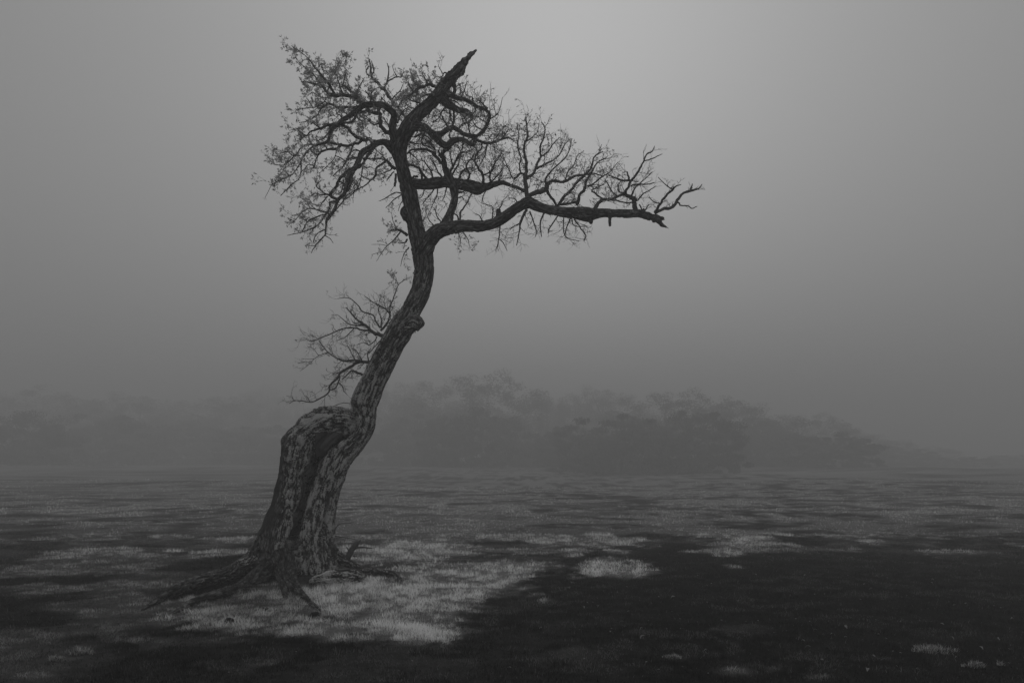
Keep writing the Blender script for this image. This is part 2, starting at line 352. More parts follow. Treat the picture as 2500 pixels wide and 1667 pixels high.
# thick wood, swept then fused: name, list of photo x, y, radius px, distance m
THICK = {          # the side stem stands a little apart from the trunk, a dark seam between them
 'trunk': [("1030,600,26,11.15 1036,658,24,11.15 1027,710,24,11.13 1006,753,24,11.1 988,785,28,11.1 974,812,31,11.1 962,831,30,11.1 945,864,30,11.1 928,898,30.5,11.1 915,925,30.5,11.1 902,953,32,11.1 890,985,33,11.1 889,1017,30,11.1 880,1050,31,11.1 860,1075,35,11.1 837,1098,37,11.1 819,1124,37,11.1 810,1148,36,11.1 800,1178,36,11.1 789,1209,36,11.1 780,1247,38,11.1 772,1290,42,11.1 768,1330,50,11.1 768,1370,58,11.1 768,1410,64,11.1"),
           ("985,800,20,11.0 1012,790,23,11.0 1018,800,18,11.0")],
 'hollow_stem': [("672,1410,56,10.95 676,1350,50,10.95 680,1299,43,10.95 690,1258,38,10.98 698,1228,34,11.0 708,1180,33,11.0 715,1150,35,11.0 722,1118,37,11.0 727,1096,40,11.0 738,1070,36,11.0 756,1050,35,11.02 781,1034,35,11.05 808,1028,33,11.08 838,1024,29,11.1 865,1026,24,11.12"),
           ("728,1290,40,11.5 745,1230,40,11.5 762,1180,40,11.5 778,1135,38,11.42 800,1085,37,11.22 842,1045,33,11.2"), ("786,1098,12,11.0 808,1077,14,10.98 836,1054,11,11.0")],
 'root1': [("672,1320,44,11.0 625,1365,34,10.85 585,1388,27,10.5 555,1402,24,10.2 500,1415,18,9.7 440,1435,16,9.2 400,1455,13,8.85 364,1478,9,8.45 343,1492,4,8.2")],
 'root2': [("665,1385,34,10.8 600,1432,22,10.0 542,1452,18,9.1 479,1468,14,8.7 440,1489,9,8.25 400,1508,6,7.95 366,1527,3,7.65")],
 'root3': [("688,1360,34,10.8 700,1408,25,10.4 712,1430,20,9.8 740,1456,13,9.05 765,1478,9,8.5 785,1492,4,8.2")],
 'root4': [("694,1390,30,10.7 695,1430,17,9.95 697,1462,8,9.0")],
 'root5': [("790,1335,32,11.05 822,1358,19,11.1 860,1378,12,11.2 888,1390,8,11.05 912,1402,4,10.75")],
 'root6': [("762,1420,9,10.05 780,1416,14,10.0 800,1412,18,10.02 825,1409,18,10.05 850,1406,17,10.1 874,1406,14,10.1 888,1409,8,10.1")],
 'root7': [("880,1392,5,11.0 905,1394,7,10.85 930,1396,9,10.75 960,1401,9,10.5 974,1414,8,10.2 982,1430,4,9.8")],
 'leader': [("1032,612,25,11.15 1020,578,22,11.15 1010,532,20.5,11.15 1003,494,20,11.15 998,467,20,11.15 988,436,17.5,11.15 980,398,16.5,11.15 974,365,19,11.15 984,335,19,11.12 998,308,19,11.1 1020,280,16,11.08 1048,255,15,11.05 1074,226,15,11.02 1088,204,14.5,11.0 1106,186,14,10.98 1124,166,13,10.96 1138,148,8.5,10.95 1149,134,6.5,10.94 1164,122,2.5,10.93"),
           ("996,530,15,11.15 987,519,11,11.12 992,508,9,11.13"), ("1134,150,5,10.95 1130,143,3.5,10.95"), ("1116,184,7,10.98 1124,182,3,10.96")],
 'limbA': [("1033,615,24,11.12 1050,584,19,11.1 1074,563,17,11.05 1098,558,15,11.0 1131,552,14,10.95 1169,553,13.5,10.9 1198,548,12.5,10.88 1222,537,13,10.85 1247,519,13,10.82 1270,503,13,10.8 1290,495,14.5,10.78 1312,504,12,10.75 1330,510,11.5,10.72 1358,516,11.5,10.7 1387,519,12.5,10.68 1416,521,15.5,10.65 1437,524,17,10.62 1453,522,12.5,10.6 1473,520,10,10.58 1502,521,10.2,10.55 1531,522,10.2,10.5 1559,521,9.5,10.48 1579,527,9,10.45 1598,533,10,10.43 1611,540,8,10.42"),
           ("1440,535,9,10.6 1444,546,4,10.6"), ("1605,532,6,10.42 1622,531,1.5,10.41"), ("1608,543,6,10.42 1618,550,4,10.4 1635,559,1,10.38"), ("1604,536,6,10.42 1624,537,1,10.42"), ("1217,530,7,10.85 1217,511,6,10.84"), ("1489,528,4.5,10.55 1489,552,3.6,10.53"), ("1570,520,4,10.46 1572,509,3,10.46")],
 'limbB': [("996,452,16,11.15 1014,449,14,11.2 1030,450,13.5,11.22 1054,448,14.5,11.26 1083,445,13,11.3 1112,448,12.5,11.32 1140,453,13.5,11.34 1166,460,15,11.36 1184,457,10.5,11.37 1207,450,7.5,11.38 1226,446,5.5,11.35 1244,452,4.5,11.25 1267,460,4.2,11.0 1282,468,4.5,10.82")],
 'limbC': [("1078,560,13,11.05 1091,542,13.5,11.05 1099,523,11,11.08 1106,503,10,11.1 1110,484,9.5,11.13 1109,467,11,11.18 1104,448,11,11.24 1093,425,9.5,11.25 1086,408,8,11.25 1083,389,6.2,11.25 1080,375,5.5,11.24 1088,366,5.5,11.2 1100,358,6,11.15")],
 'limbD': [("1004,308,14,11.1 1022,310,12.5,11.05 1037,312,10.5,11.0 1052,324,10,10.97 1064,334,12.5,10.95 1075,347,10,10.92 1089,356,9.5,10.9 1102,347,9.5,10.88 1114,341,8.5,10.86 1131,341,6.5,10.84 1146,350,6.2,10.83 1158,356,5,10.82"),
           ("1064,330,10,10.95 1079,326,8,10.98 1092,316,7,11.0 1107,312,7,11.02 1118,318,6,11.03 1133,328,6,11.0 1150,333,7,10.97 1158,336,8,10.96 1159,355,4.5,10.95")],
 'limbF': [("1078,228,13,11.02 1090,251,12,11.1 1106,262,9.5,11.18 1121,270,8.5,11.24 1137,272,8,11.3 1150,284,7,11.34 1152,294,4,11.36")],
 'limbE': [("1160,334,6,10.96 1168,330,5.5,10.95 1181,318,5.2,10.93 1190,303,5,10.92 1196,282,4.8,10.92 1188,270,4.8,10.93 1175,264,5.2,10.94 1161,259,5.2,10.95 1150,251,5.5,10.96 1137,244,6,10.97 1125,241,5.5,10.98 1111,237,6.5,10.99 1096,230,8,11.0 1082,222,8,11.02")],
 'limbG': [("968,350,13,11.12 960,328,11,11.05 958,308,10,11.0 963,282,9.5,10.93 952,268,9,10.88 937,258,9,10.84 921,256,8.5,10.8 899,256,8.2,10.75 884,260,8,10.72 867,272,7,10.68 852,285,7.2,10.65 837,293,7,10.6 825,304,7,10.57 812,312,7.5,10.53 806,329,5,10.5 798,346,4,10.48 774,354,3,10.42")],
 'limbH': [("966,372,14,11.15 953,357,12,11.12 940,348,9.5,11.05 921,350,9,10.98 901,363,8.5,10.92 884,373,9,10.88 877,390,8.2,10.85 867,409,8,10.82 856,422,7.2,10.8 850,441,6.5,10.78 844,462,6.2,10.76 840,474,5.5,10.75 824,489,5.2,10.72 819,505,4.8,10.7 810,522,4.6,10.67 798,537,4.2,10.64 796,555,3.4,10.62 794,575,3,10.6")],
}
SEG = []                                    # px-space samples of all placed wood: x, y, d, owner
LIMB_OF = {'A': 'limbA', 'B': 'limbB', 'C': 'limbC', 'D': 'limbD', 'E': 'limbE', 'F': 'limbF', 'G': 'limbG', 'H': 'limbH', 'L': 'leader', 'T': 'trunk'}
centre = []                                 # world samples for bark coordinates
fuse = MB(); names = list(THICK)
for li, nm in enumerate(names):
    for txt in THICK[nm]:
        k_ = 0.84 if nm.startswith('root') and nm != 'root6' else 0.88 if nm in ('limbC', 'limbD', 'limbE', 'limbF', 'limbG', 'limbH') else 1.0
        rows = [(x, y, r * k_, d) for (x, y, r, d) in parse(txt)]
        w = np.array([list(P(x, y, d)) + [r * d / FPX] for (x, y, r, d) in rows])
        pr = resample(w, 8)
        pr[:, 3] *= 1 + 0.07 * (fbm(pr[:, 0] * 5, pr[:, 1] * 5, pr[:, 2] * 5, 2) - 0.5)
        fuse.tube(pr, 20)
        ppx = resample(np.array([(x, y, d, r) for (x, y, r, d) in rows]), 6)
        for a in ppx: SEG.append((a[0], a[1], a[2], nm))
        ln = np.concatenate([[0], np.cumsum(np.linalg.norm(np.diff(pr[:, :3], axis=0), axis=1))])
        s_new = np.arange(0, ln[-1], 0.022)
        c = np.stack([np.interp(s_new, ln, pr[:, k]) for k in range(4)], -1)
        tg = np.gradient(c[:, :3], axis=0); tg /= np.linalg.norm(tg, axis=1)[:, None] + 1e-9
        off = abs(hash(txt) % 1) + li * 3.7
        for k in range(len(c)): centre.append((*c[k], *tg[k], s_new[k] + off, li))
centre = np.array(centre)
tmp = fuse.build('fuse', None)
mod = tmp.modifiers.new('r', 'REMESH'); mod.mode = 'VOXEL'; mod.voxel_size = 0.0125; mod.use_smooth_shade = True
dg = bpy.context.evaluated_depsgraph_get(); ev = tmp.evaluated_get(dg); rm = bpy.data.meshes.new_from_object(ev)
nv = len(rm.vertices); V = np.empty(nv * 3, np.float32); rm.vertices.foreach_get('co', V); V = V.reshape(-1, 3).astype(float)
NRM = np.empty(nv * 3, np.float32); rm.vertices.foreach_get('normal', NRM); NRM = NRM.reshape(-1, 3).astype(float)
nf = len(rm.polygons); LI = np.empty(len(rm.loops), np.int32); rm.loops.foreach_get('vertex_index', LI)
QF = LI.reshape(-1, 4) if len(LI) == nf * 4 else None
bpy.data.objects.remove(tmp, do_unlink=True)
best = np.empty(nv, np.int64)
C32 = centre[:, :3].astype(np.float32); CR = centre[:, 3].astype(np.float32); C2 = (C32 ** 2).sum(1)
for a in range(0, nv, 4000):
    v = V[a:a+4000].astype(np.float32)
    d2 = np.maximum((v ** 2).sum(1)[:, None] + C2[None] - 2 * v @ C32.T, 0)
    best[a:a+4000] = np.argmin(np.sqrt(d2) - CR[None], axis=1)
cb = centre[best]; lab = cb[:, 8].astype(int); rad = cb[:, 3]
rel = V - cb[:, :3]; tgv = cb[:, 4:7]; along = (rel * tgv).sum(1)
rel = rel - tgv * along[:, None]; rel /= np.linalg.norm(rel, axis=1)[:, None] + 1e-9
BC = np.stack([rel[:, 0] * rad, rel[:, 1] * rad, rel[:, 2] * rad], -1)
# bark space: round the stem at full size, along it squeezed, so that fissures run lengthwise
sl_ = cb[:, 7] + along
q3 = rel * rad[:, None] - tgv * (rel * rad[:, None] * tgv).sum(1)[:, None]
wv = np.cross(tgv, np.array([0, 1.0, 0])); wv /= np.linalg.norm(wv, axis=1)[:, None] + 1e-9; uv_ = np.cross(wv, tgv)
bark = np.stack([(rel * uv_).sum(1) * rad, (rel * wv).sum(1) * rad, sl_ * 0.20 + lab * 1.37], -1)
f = 34.0
rid = 1 - np.abs(2 * fbm(bark[:, 0] * f, bark[:, 1] * f, bark[:, 2] * f, 3) - 1)
big = fbm(bark[:, 0] * 5, bark[:, 1] * 5, bark[:, 2] * 5, 2) - 0.5
isroot = np.isin(lab, [k for k, n_ in enumerate(names) if n_.startswith('root')])
amp = np.where(isroot, np.clip(rad * 0.45, 0.008, 0.04), np.clip(rad * 0.20, 0.004, 0.034))
ridge = sstep(0.74, 0.96, rid)
disp = -(ridge - 0.25) * amp * 0.9 + big * np.where(isroot, 2.6, np.where(lab == 1, 2.0, 1.0)) * np.clip(rad * 0.22, 0.004, 0.04)
PXx = CX + V[:, 0] / V[:, 1] * FPX; PYy = HY + (EYE - V[:, 2]) / V[:, 1] * FPX
front = NRM[:, 1] < 0.35
def groove(poly, wpx, depth):
    p = np.array(poly, float); d = np.full(nv, 1e9)
    for a, b in zip(p[:-1], p[1:]):
        ab = b - a; t = np.clip(((PXx - a[0]) * ab[0] + (PYy - a[1]) * ab[1]) / (ab @ ab), 0, 1)
        d = np.minimum(d, np.hypot(PXx - a[0] - t * ab[0], PYy - a[1] - t * ab[1]))
    return -depth * np.exp(-(d / wpx) ** 2) * front
disp += groove([(798, 1245), (792, 1290), (784, 1326), (781, 1362)], 5, 0.10)
disp += groove([(846, 1055), (813, 1078), (792, 1097), (771, 1126), (765, 1150), (757, 1178), (745, 1210), (735, 1247), (727, 1280), (717, 1320), (716, 1345)], 6.0, 0.20)
disp += groove([(868, 1000), (866, 1030), (858, 1055)], 6, 0.08)
disp += groove([(750, 1330), (748, 1380)], 5, 0.03) + groove([(808, 1160), (800, 1215), (795, 1250)], 3.5, 0.025)
bare = (lab == 1) * sstep(0.0, 1.0, (700 + (1150 - PYy) * 0.13 - 8 - PXx) / 14.0) * sstep(1330, 1270, PYy) * sstep(1080, 1110, PYy)
inner = ((lab == 1) & (PXx > 770) & (PYy > 1056) & (PYy < 1118)).astype(float)
bare = np.maximum(bare, inner * 2.8)
lump = fbm(V[:, 0] * 5.5, V[:, 1] * 5.5, V[:, 2] * 5.5 + 9, 3) - 0.5
disp = disp + np.where(lab == 1, 0.13, np.where(lab == 0, 0.05, 0.0)) * lump * sstep(900, 1000, PYy)
torn = ((lab == names.index('leader')) * sstep(225, 190, PYy) + (lab == names.index('limbA')) * sstep(1560, 1600, PXx))
disp = disp + torn * (fbm(V[:, 0] * 22, V[:, 1] * 22, V[:, 2] * 22, 2) - 0.55) * 0.07 * np.clip(rad / 0.06, .3, 1)
V2 = V + NRM * (disp * (1 - 0.75 * np.minimum(bare, 1)))[:, None]
lich = sstep(450, 1000, PYy) * 0.65 + 0.22
lich = np.where(np.isin(lab, [0]) & (PXx > 0), lich, lich)
side = sstep(0.25, -0.45, NRM[:, 1]) ; lich = lich * side
lich = np.where(lab == 1, lich * sstep(-6, 10, PXx - (690 + (1150 - PYy) * 0.12)), lich)
lich = np.where(lab == names.index('root6'), 1.1 * side, lich)
lich = np.where(np.isin(lab, [names.index('root3'), names.index('root4'), names.index('root2')]), lich * 0.45, lich)
PART = {}
for li, nm in enumerate(names):
    fm = lab[QF[:, 0]] == li
    qf = QF[fm]; used, inv = np.unique(qf, return_inverse=True)
    pn = 'root' if nm.startswith('root') else 'limb' if nm.startswith('limb') else nm
    me = mesh_np(pn, V2[used] - BASE, None, inv.reshape(-1, 4))
    vattr(me, 'bark', bark[used]); fattr(me, 'lichen', lich[used]); fattr(me, 'bare', bare[used]); fattr(me, 'furrow', np.clip(ridge[used] + (0.55 if pn == 'root' else 0.0), 0, 1.25))
    PART[nm] = link(pn, me, M_BARK, tree)
PART['hollow_stem']['label'] = 'hollow broken side stem, partly stripped of bark'
PART['root6']['label'] = 'short surface root crusted with pale lichen'
PART['leader']['label'] = 'upright leader ending in a splintered dead snag'

# thinner wood: owner, twig density, leaf density, photo points x, y, radius
BR = """A .6 .1|1288,488,8 1286,462,7.5 1282,436,6.5 1287,408,5 1282,379,4.5 1279,358,4 1288,333,3.5 1286,307,3 1284,285,2
A .8 .1|1284,436,6 1305,421,4.5 1311,398,4 1320,383,3.5 1319,358,3.2 1328,335,3 1330,310,2.5 1322,299,1.8
A .8 .1|1320,383,3 1338,370,2.6 1352,350,2.2 1366,336,1.6
A .7 .1|1311,412,4 1330,402,3.2 1352,390,2.6 1370,372,2.2 1380,352,1.8 1394,338,1.2
A .8 .1|1282,425,3 1268,424,3.2 1262,431,3.2 1252,435,2.8 1245,420,2.4 1236,400,2 1230,386,1.6 1224,370,1.2
A .8 .1|1272,424,3 1268,405,3 1272,385,2.8 1264,360,2.4 1266,330,2 1262,300,1.4
A .8 .1|1286,345,2.6 1300,335,2.2 1312,322,1.8 1316,300,1.2
A .8 .1|1290,478,7 1312,468,8 1332,462,9 1334,452,7 1349,443,4.5 1376,444,4.5 1391,437,4 1410,428,4 1430,426,3.6 1452,424,2.8 1471,430,2
A .5 .1|1334,464,6 1342,476,4.5 1355,494,4 1360,508,4
A .6 .1|1334,452,5 1332,438,4 1344,420,3 1360,404,2.6 1380,385,2.2 1392,362,1.8 1396,338,1.3
A .5 .15|1362,503,5 1376,483,5 1393,466,5 1410,445,4.6 1429,426,4.2 1445,406,3.4 1449,387,3 1460,376,2.6 1472,370,1.6
A .2 0|1461,376,2 1465,364,1.6 1469,353,1
A .5 .15|1408,500,6 1416,477,5.2 1428,460,5 1431,445,4.2 1441,426,3.6 1452,406,3 1464,393,2.4 1481,386,1.4
A .5 .1|1434,455,3.4 1452,447,3 1472,429,2.6 1487,422,2.2 1508,397,1.4
A .7 .1|1364,500,4 1387,498,4 1410,492,4
A .7 .1|1380,443,3 1386,420,2.6 1400,404,2.2 1410,380,1.6 1422,372,1
A .6 .1|1452,512,7 1460,496,6 1474,487,5 1492,487,4.2 1508,479,4.2 1525,475,5
A .6 .1|1486,488,3.2 1513,492,3 1533,495,3 1546,492,3
A .8 .15|1472,486,3 1454,474,3.2 1445,464,3 1455,460,2.4 1470,452,2 1484,440,1.4
A .3 0|1550,516,9 1550,498,8 1549,488,7.6 1537,479,6.2 1525,472,5 1533,460,4.4 1540,443,4.2 1552,429,4 1561,412,3.5 1571,395,3 1578,377,2.6 1592,370,2.2 1598,357,1.4
A .2 0|1572,393,2.6 1588,389,2.2 1604,382,1.8 1617,376,1.2
A .3 0|1539,442,4 1534,432,3.4 1531,420,3
A .7 .1|1538,441,3.4 1514,440,3 1487,429,2
A .3 0|1540,455,3 1556,450,3 1582,450,2.6 1598,446,1.8
A .7 0|1542,478,3.4 1550,460,3 1560,450,2.6 1576,436,2 1592,420,1.4
A .5 0|1557,490,3 1571,473,2.6 1584,466,2.2 1602,454,1.5
A .4 .1|1527,471,3 1510,468,3 1510,452,2.2 1520,438,1.6
A .5 .1|1508,480,3 1494,468,2.6 1486,452,2.2 1478,440,1.6
A .2 0|1600,520,6 1613,514,5.2 1640,506,5 1653,492,5 1663,475,4.4 1688,464,4 1705,462,3 1714,450,1.6
A .1 0|1687,463,3.4 1689,456,3 1690,449,2
A .1 0|1654,494,3.2 1663,502,2.6 1678,502,2.2 1690,509,2 1702,504,1.4
A .3 0|1599,519,5 1613,496,4.4 1625,479,4 1643,462,3.4 1652,454,2.6 1663,451,1.4
A .3 0|1642,462,2.4 1625,452,2 1607,433,1.4
A .4 0|1612,497,2.6 1597,494,2 1584,481,1.4
A .4 0|1561,500,3 1566,510,2.6 1570,518,3
A .3 0|1574,515,3 1584,500,2
A .6 0|1361,528,3 1341,559,2.6 1338,570,1.8
A .5 0|1393,532,3 1382,560,2.2 1382,580,2 1414,589,1.3
A .5 0|1402,535,3 1418,558,2.6 1430,575,2.4 1426,588,2
A .5 0|1376,532,2.6 1376,565,2 1384,582,1.6
A .4 0|1395,532,2.4 1403,552,2 1433,552,1.3
A .6 0|1221,550,3 1217,586,2.2 1210,614,1.3
A .4 0|1218,584,2 1228,592,1.8 1238,612,1.1
A .6 0|1286,512,5 1271,543,4 1268,566,2.8 1261,599,1.6
A .5 0|1293,516,3 1309,563,2.2 1307,578,1.4
A .5 0|1328,520,3.4 1318,545,3 1322,578,1.8
A .7 0|1270,545,2.6 1256,552,2 1244,560,1.4
A .3 0|1120,542,3.4 1125,519,3.2 1133,507,3 1146,484,2.4 1154,469,1.8
A .3 0|1121,540,3.4 1117,528,3 1110,522,2.4
A .6 0|1217,512,3 1222,504,2.6 1227,492,2
A .8 0|1201,540,3 1203,507,2.2 1190,500,1.6 1176,496,1.1
A .7 0|1180,545,2.6 1172,528,2 1160,522,1.2
A .5 0|1262,500,2.4 1258,486,2 1240,484,1.2
A .5 .2|1128,565,2.4 1140,580,1.8 1146,600,1
A .5 .2|1118,565,2.4 1124,585,1.8 1122,602,1
B .6 0|1030,440,4 1024,412,4 1012,407,4 995,402,4.4
B .7 0|1044,440,4.4 1033,425,4 1024,412,4
B .9 .1|1179,452,4.6 1179,429,4.4 1165,408,4 1160,389,2.6 1167,369,1.6
B 1 .1|1176,428,3 1198,420,2.6 1206,408,2.2 1210,392,1.8 1220,380,1.2
B 1 0|1199,448,3.4 1196,428,3 1206,402,2.4 1216,390,2 1230,366,1.2
B 1 0|1140,448,4 1146,425,3.6 1138,405,3 1150,388,2.4 1160,372,1.6
B 1 0|1120,440,4 1128,420,3.4 1140,412,2.6 1156,410,2
B 1 0|1086,438,3.6 1070,420,3 1060,400,2.6 1050,385,1.6
B 1 0|1058,436,3.6 1052,418,3 1040,400,2.4 1028,388,1.6
B .8 0|1190,450,3 1208,436,2.4 1222,420,2 1232,404,1.3
B .7 0|1215,448,2.4 1222,432,2 1228,418,1.2
B .8 0|1060,460,3 1050,476,2.4 1040,486,1.8 1030,500,1
B .8 0|1068,462,3 1066,480,2.2 1056,500,1.8 1050,516,1
B .8 0|1036,462,2.6 1032,478,2 1024,486,1.2
B .6 0|1188,464,2.6 1180,478,2 1176,494,1
B .6 0|1090,458,3 1086,476,2.2 1078,492,1.4
B .2 0|1006,434,4 1014,431,4 1020,432,3.6
B .9 0|1100,438,4 1108,420,3.4 1118,404,3 1122,386,2.4 1124,372,1.6
C 1 0|1098,420,4.4 1113,394,3.6 1125,375,3.2 1140,371,2.2 1153,366,1.4
C 1 0|1088,408,4.6 1075,394,5 1064,381,5 1049,368,4.6 1026,365,4 1006,366,3.2 995,375,3.4
C 1 0|1063,380,4 1060,362,3.6 1054,350,3.4 1044,344,2.4
C 1 0|1106,405,3 1100,385,2.6 1098,372,2 1094,364,1.6
C .8 0|1082,392,4 1074,378,3.6 1070,366,3
C 1 0|1126,375,2.6 1120,360,2.2 1112,352,1.6
C .5 0|1115,482,3 1128,482,2.4 1132,488,2
C .8 .3|1085,548,3 1072,536,2.4 1064,520,1.8 1066,502,1.2
C .8 .4|1068,560,2.6 1054,545,2.2 1044,530,1.6 1048,516,1
C .5 0|1118,468,4 1126,470,4 1132,468,2.4
D 1 .1|1158,338,6 1173,347,4.6 1188,350,4.6 1207,348,4 1225,341,3.5 1240,337,3 1254,342,2
D 1 0|1225,341,3 1232,330,2.4 1240,318,2 1250,315,1.3
D 1 0|1190,352,3.2 1186,372,2.8 1180,388,2.2 1170,405,1.8
D 1 0|1176,350,3 1176,362,2.8 1168,370,2.4 1166,388,1.8
D .6 0|1205,346,2.4 1208,330,1.8 1208,326,1.2
D 1 .1|1228,340,2.4 1226,316,2 1234,306,1.4
D 1 .1|1040,320,4 1034,330,3.4 1028,345,3 1036,356,2.6 1050,358,2
D 1 .1|1012,335,4 1028,328,3.4 1044,335,2.6 1054,345,1.6
D 1 .1|1095,316,3.4 1088,300,2.8 1080,285,2.2 1072,270,1.6
D 1 .1|1107,310,4 1108,290,4 1110,268,4
D 1 .1|1118,318,3 1128,305,2.6 1138,300,2.2 1150,308,1.6
D 1 .1|1106,312,3 1096,330,2.6 1104,340,2.2
D 1 .1|1150,332,3 1146,318,2.6 1142,300,2.2 1150,290,1.6
D 1 .1|1130,328,3 1134,345,2.6 1128,362,2
E 1 .1|1181,318,3 1166,312,2.4 1156,300,2 1152,290,1.4
E 1 .1|1190,302,2.6 1178,295,2.2 1164,284,1.6
E .8 .1|1195,284,2.4 1176,284,2 1160,286,1.4
E .5 .2|1190,265,3.4 1177,253,3 1172,245,2.6 1174,240,2.2
E .3 0|1173,246,2.4 1166,245,2 1164,242,1.6
E .3 0|1196,291,2.6 1213,280,2.2 1221,264,1.6 1227,238,.9
E .3 0|1211,280,1.6 1207,262,1.2 1207,250,.8
E .5 0|1187,312,2.4 1200,314,1.8 1220,308,1
E .3 0|1127,240,2.6 1124,222,2.2 1123,205,1.6
E .2 0|1128,238,2.4 1134,220,2 1140,200,1.5
E .4 0|1156,252,2.6 1152,238,2.2 1140,234,1.8 1135,222,1.2
E .8 .2|1161,262,2.6 1158,275,2 1150,280,1.6
F 1 .2|1108,236,6 1110,215,5.4 1112,196,5
F .4 0|1109,215,4.6 1103,206,4.2 1098,200,4
F 1 .1|1122,272,3 1132,285,2.6 1140,298,2
F 1 .1|1092,258,3.4 1080,272,3 1070,290,2.4 1056,300,1.8
F 1 .1|1100,262,3.4 1098,280,3 1104,300,2.4
F 1 .1|1072,240,4 1066,258,3.4 1052,270,2.8 1044,290,2.2
F 1 .2|1090,240,3.4 1106,246,2.6 1118,252,2
L .3 .1|1096,182,3 1085,178,2.8 1077,189,2.6 1064,188,1.8
L .5 .2|1080,180,2 1074,168,1.6 1070,160,1
L .8 .6|1078,211,5.4 1060,210,5.2 1048,207,5 1034,212,5 1022,215,5 1010,226,3.4 997,237,3
L .9 .8|1024,214,3.4 1012,200,2.8 1006,184,2 1000,168,1.4
L .9 .8|1046,207,3 1036,190,2.4 1030,176,1.6
L .8 .7|1058,210,3 1050,195,2.2 1044,182,1.4
L .9 .8|1010,226,3 1002,212,2.4 996,200,1.6
L .9 .7|1066,235,4 1050,230,3.4 1032,236,2.6 1016,246,2
L .9 .8|1040,262,4 1022,250,3.2 1008,248,2.6 992,238,2
L .9 .7|1026,275,4 1012,266,3 1000,262,2.4 990,252,1.8
L .7 .6|1003,298,4.4 984,279,3.6 972,264,3.2 959,249,4.4 944,228,5 928,210,5 907,186,4.2 905,166,3.2 902,145,2
L .2 0|907,182,3.2 913,176,2.8 910,162,2.4 907,149,1.8
L .4 .3|902,186,3 898,184,2.6 894,172,2.4 901,163,2
L .2 0|936,220,4 941,210,3.4 945,201,3.2 948,184,2.8 948,166,2.4 945,155,1.5
L .3 .1|946,200,3 958,193,2.6 970,188,2.6 980,189,2.4 985,176,1.8
L .3 0|970,188,1.6 962,175,1.2 957,160,.8
L .9 .8|972,262,3 980,246,2.6 989,241,2.6 1005,228,2
L .9 1|955,245,3 966,232,2.4 978,220,2 984,206,1.4
L .9 .9|970,300,4 976,285,3 984,272,2.4 996,262,1.8
L .8 .2|965,413,5 955,405,5 944,394,5 930,402,3.6 917,413,3.2 917,428,4 904,441,2.8 888,455,2.4 865,466,2 846,478,1.6
L .8 .2|944,394,3.4 934,380,2.8 924,372,2 916,366,1.4
L .8 .3|962,408,3.4 948,418,2.6 934,424,2 920,428,1.4
L .6 .4|962,420,3 950,432,2.4 944,442,1.8
L .1 0|966,425,4 965,445,4 964,454,3.6
L .5 0|982,472,2.8 968,470,2.2 953,476,2 938,486,1.6 925,491,1
L .5 0|982,474,2.6 962,488,2 950,500,1.6 942,508,1
L .4 0|984,488,2 976,502,1.6 972,516,1
L .5 .8|994,575,5.4 980,564,4.4 965,560,3 949,566,2
L .5 .5|978,566,3 962,586,2.4 945,600,1.8 930,620,1.2 919,638,.8
L .2 0|946,600,1.4 928,597,1 907,597,.7
L .2 0|935,614,1.2 920,618,1 906,622,.6
L .4 .5|972,562,2 960,540,1.4 956,520,.8
L .5 .3|994,584,3.4 988,592,3 978,594,2.2
L .5 .4|998,604,3 990,614,2.4 984,626,1.6 978,650,.8
L .6 .7|1024,560,3 1032,545,2.4 1038,528,1.6
L 1 .2|996,372,3 1010,380,2.4 1020,392,1.8
L 1 .1|996,345,3.6 1010,350,3 1024,352,2.2
G .7 .9|884,260,7 879,251,7 863,239,6.2 840,233,6.2 812,233,6.4 798,224,5 787,212,5 775,207,4 749,201,3 735,199,2
G .8 1|817,230,4.6 802,205,4 783,182,3 764,159,2 745,136,1.4 713,114,.9
G .7 1|783,205,3.4 764,180,2.4 735,157,1.8 722,140,1.2 712,118,.7
G .5 .6|745,137,1.2 760,150,1.2 774,168,1.4 790,188,1.6
G .9 1|840,233,3.4 830,212,2.8 824,190,2.2 820,170,1.6 836,140,.8
G .9 1|800,222,3.4 806,200,2.6 812,180,2 815,160,1.2
G .8 .9|877,247,4.6 863,228,4 844,212,3.2 837,208,3 842,190,2.2 846,170,1.4
G .8 .9|863,240,3.4 872,222,2.6 882,205,2 890,190,1.4
G .8 .9|858,225,3 850,205,2.4 846,190,1.6
G .9 .9|765,180,2 750,178,1.8 738,184,1.2
G .9 1|812,233,3.4 795,240,2.6 780,236,2 764,226,1.4 756,232,1
G .8 .9|846,262,4.4 821,263,4.2 802,254,4 783,266,3.2 777,279,2.6 752,295,2 730,300,1.2
G .8 1|884,260,5 866,262,4.6 846,262,4.4
G .9 1|802,255,3 790,250,2.4 770,262,2 746,264,1.6 722,270,1.2
G .9 1|765,264,2 756,250,1.8 748,240,1.2
G .8 .9|826,304,4.6 812,305,5 798,306,5 783,314,4 760,321,3 749,331,2.6 733,323,1.8 722,312,1.2
G .9 1|783,313,3 770,305,2.4 762,298,1.6
G .9 1|749,331,2.2 738,338,1.8 728,345,1.2
G .6 .7|922,258,7 926,280,6.4 928,296,7 932,310,6.5 951,324,7
G .6 .7|926,279,5 901,273,5.4 886,274,5 871,275,5.2 855,282,5
G .5 .6|896,258,4.4 897,264,4 900,271,4
G .7 .8|864,276,4.2 865,293,4 850,300,3.6 829,304,4
G .9 1|885,258,4 880,270,3 884,276,2.6
G .9 .9|867,272,3 874,288,2.6 884,298,2.2 888,315,1.6
G .9 .9|930,300,3.4 915,305,2.6 905,300,2 894,290,1.4
G .9 .9|852,286,3 842,275,2.4 832,270,1.8
G .9 .8|838,294,3 830,282,2.4 820,278,1.8
G .9 .9|812,312,3.6 800,328,3 788,340,2.4 772,345,1.6
G .7 .8|898,256,4 905,244,3.4 900,232,3 892,222,2.2
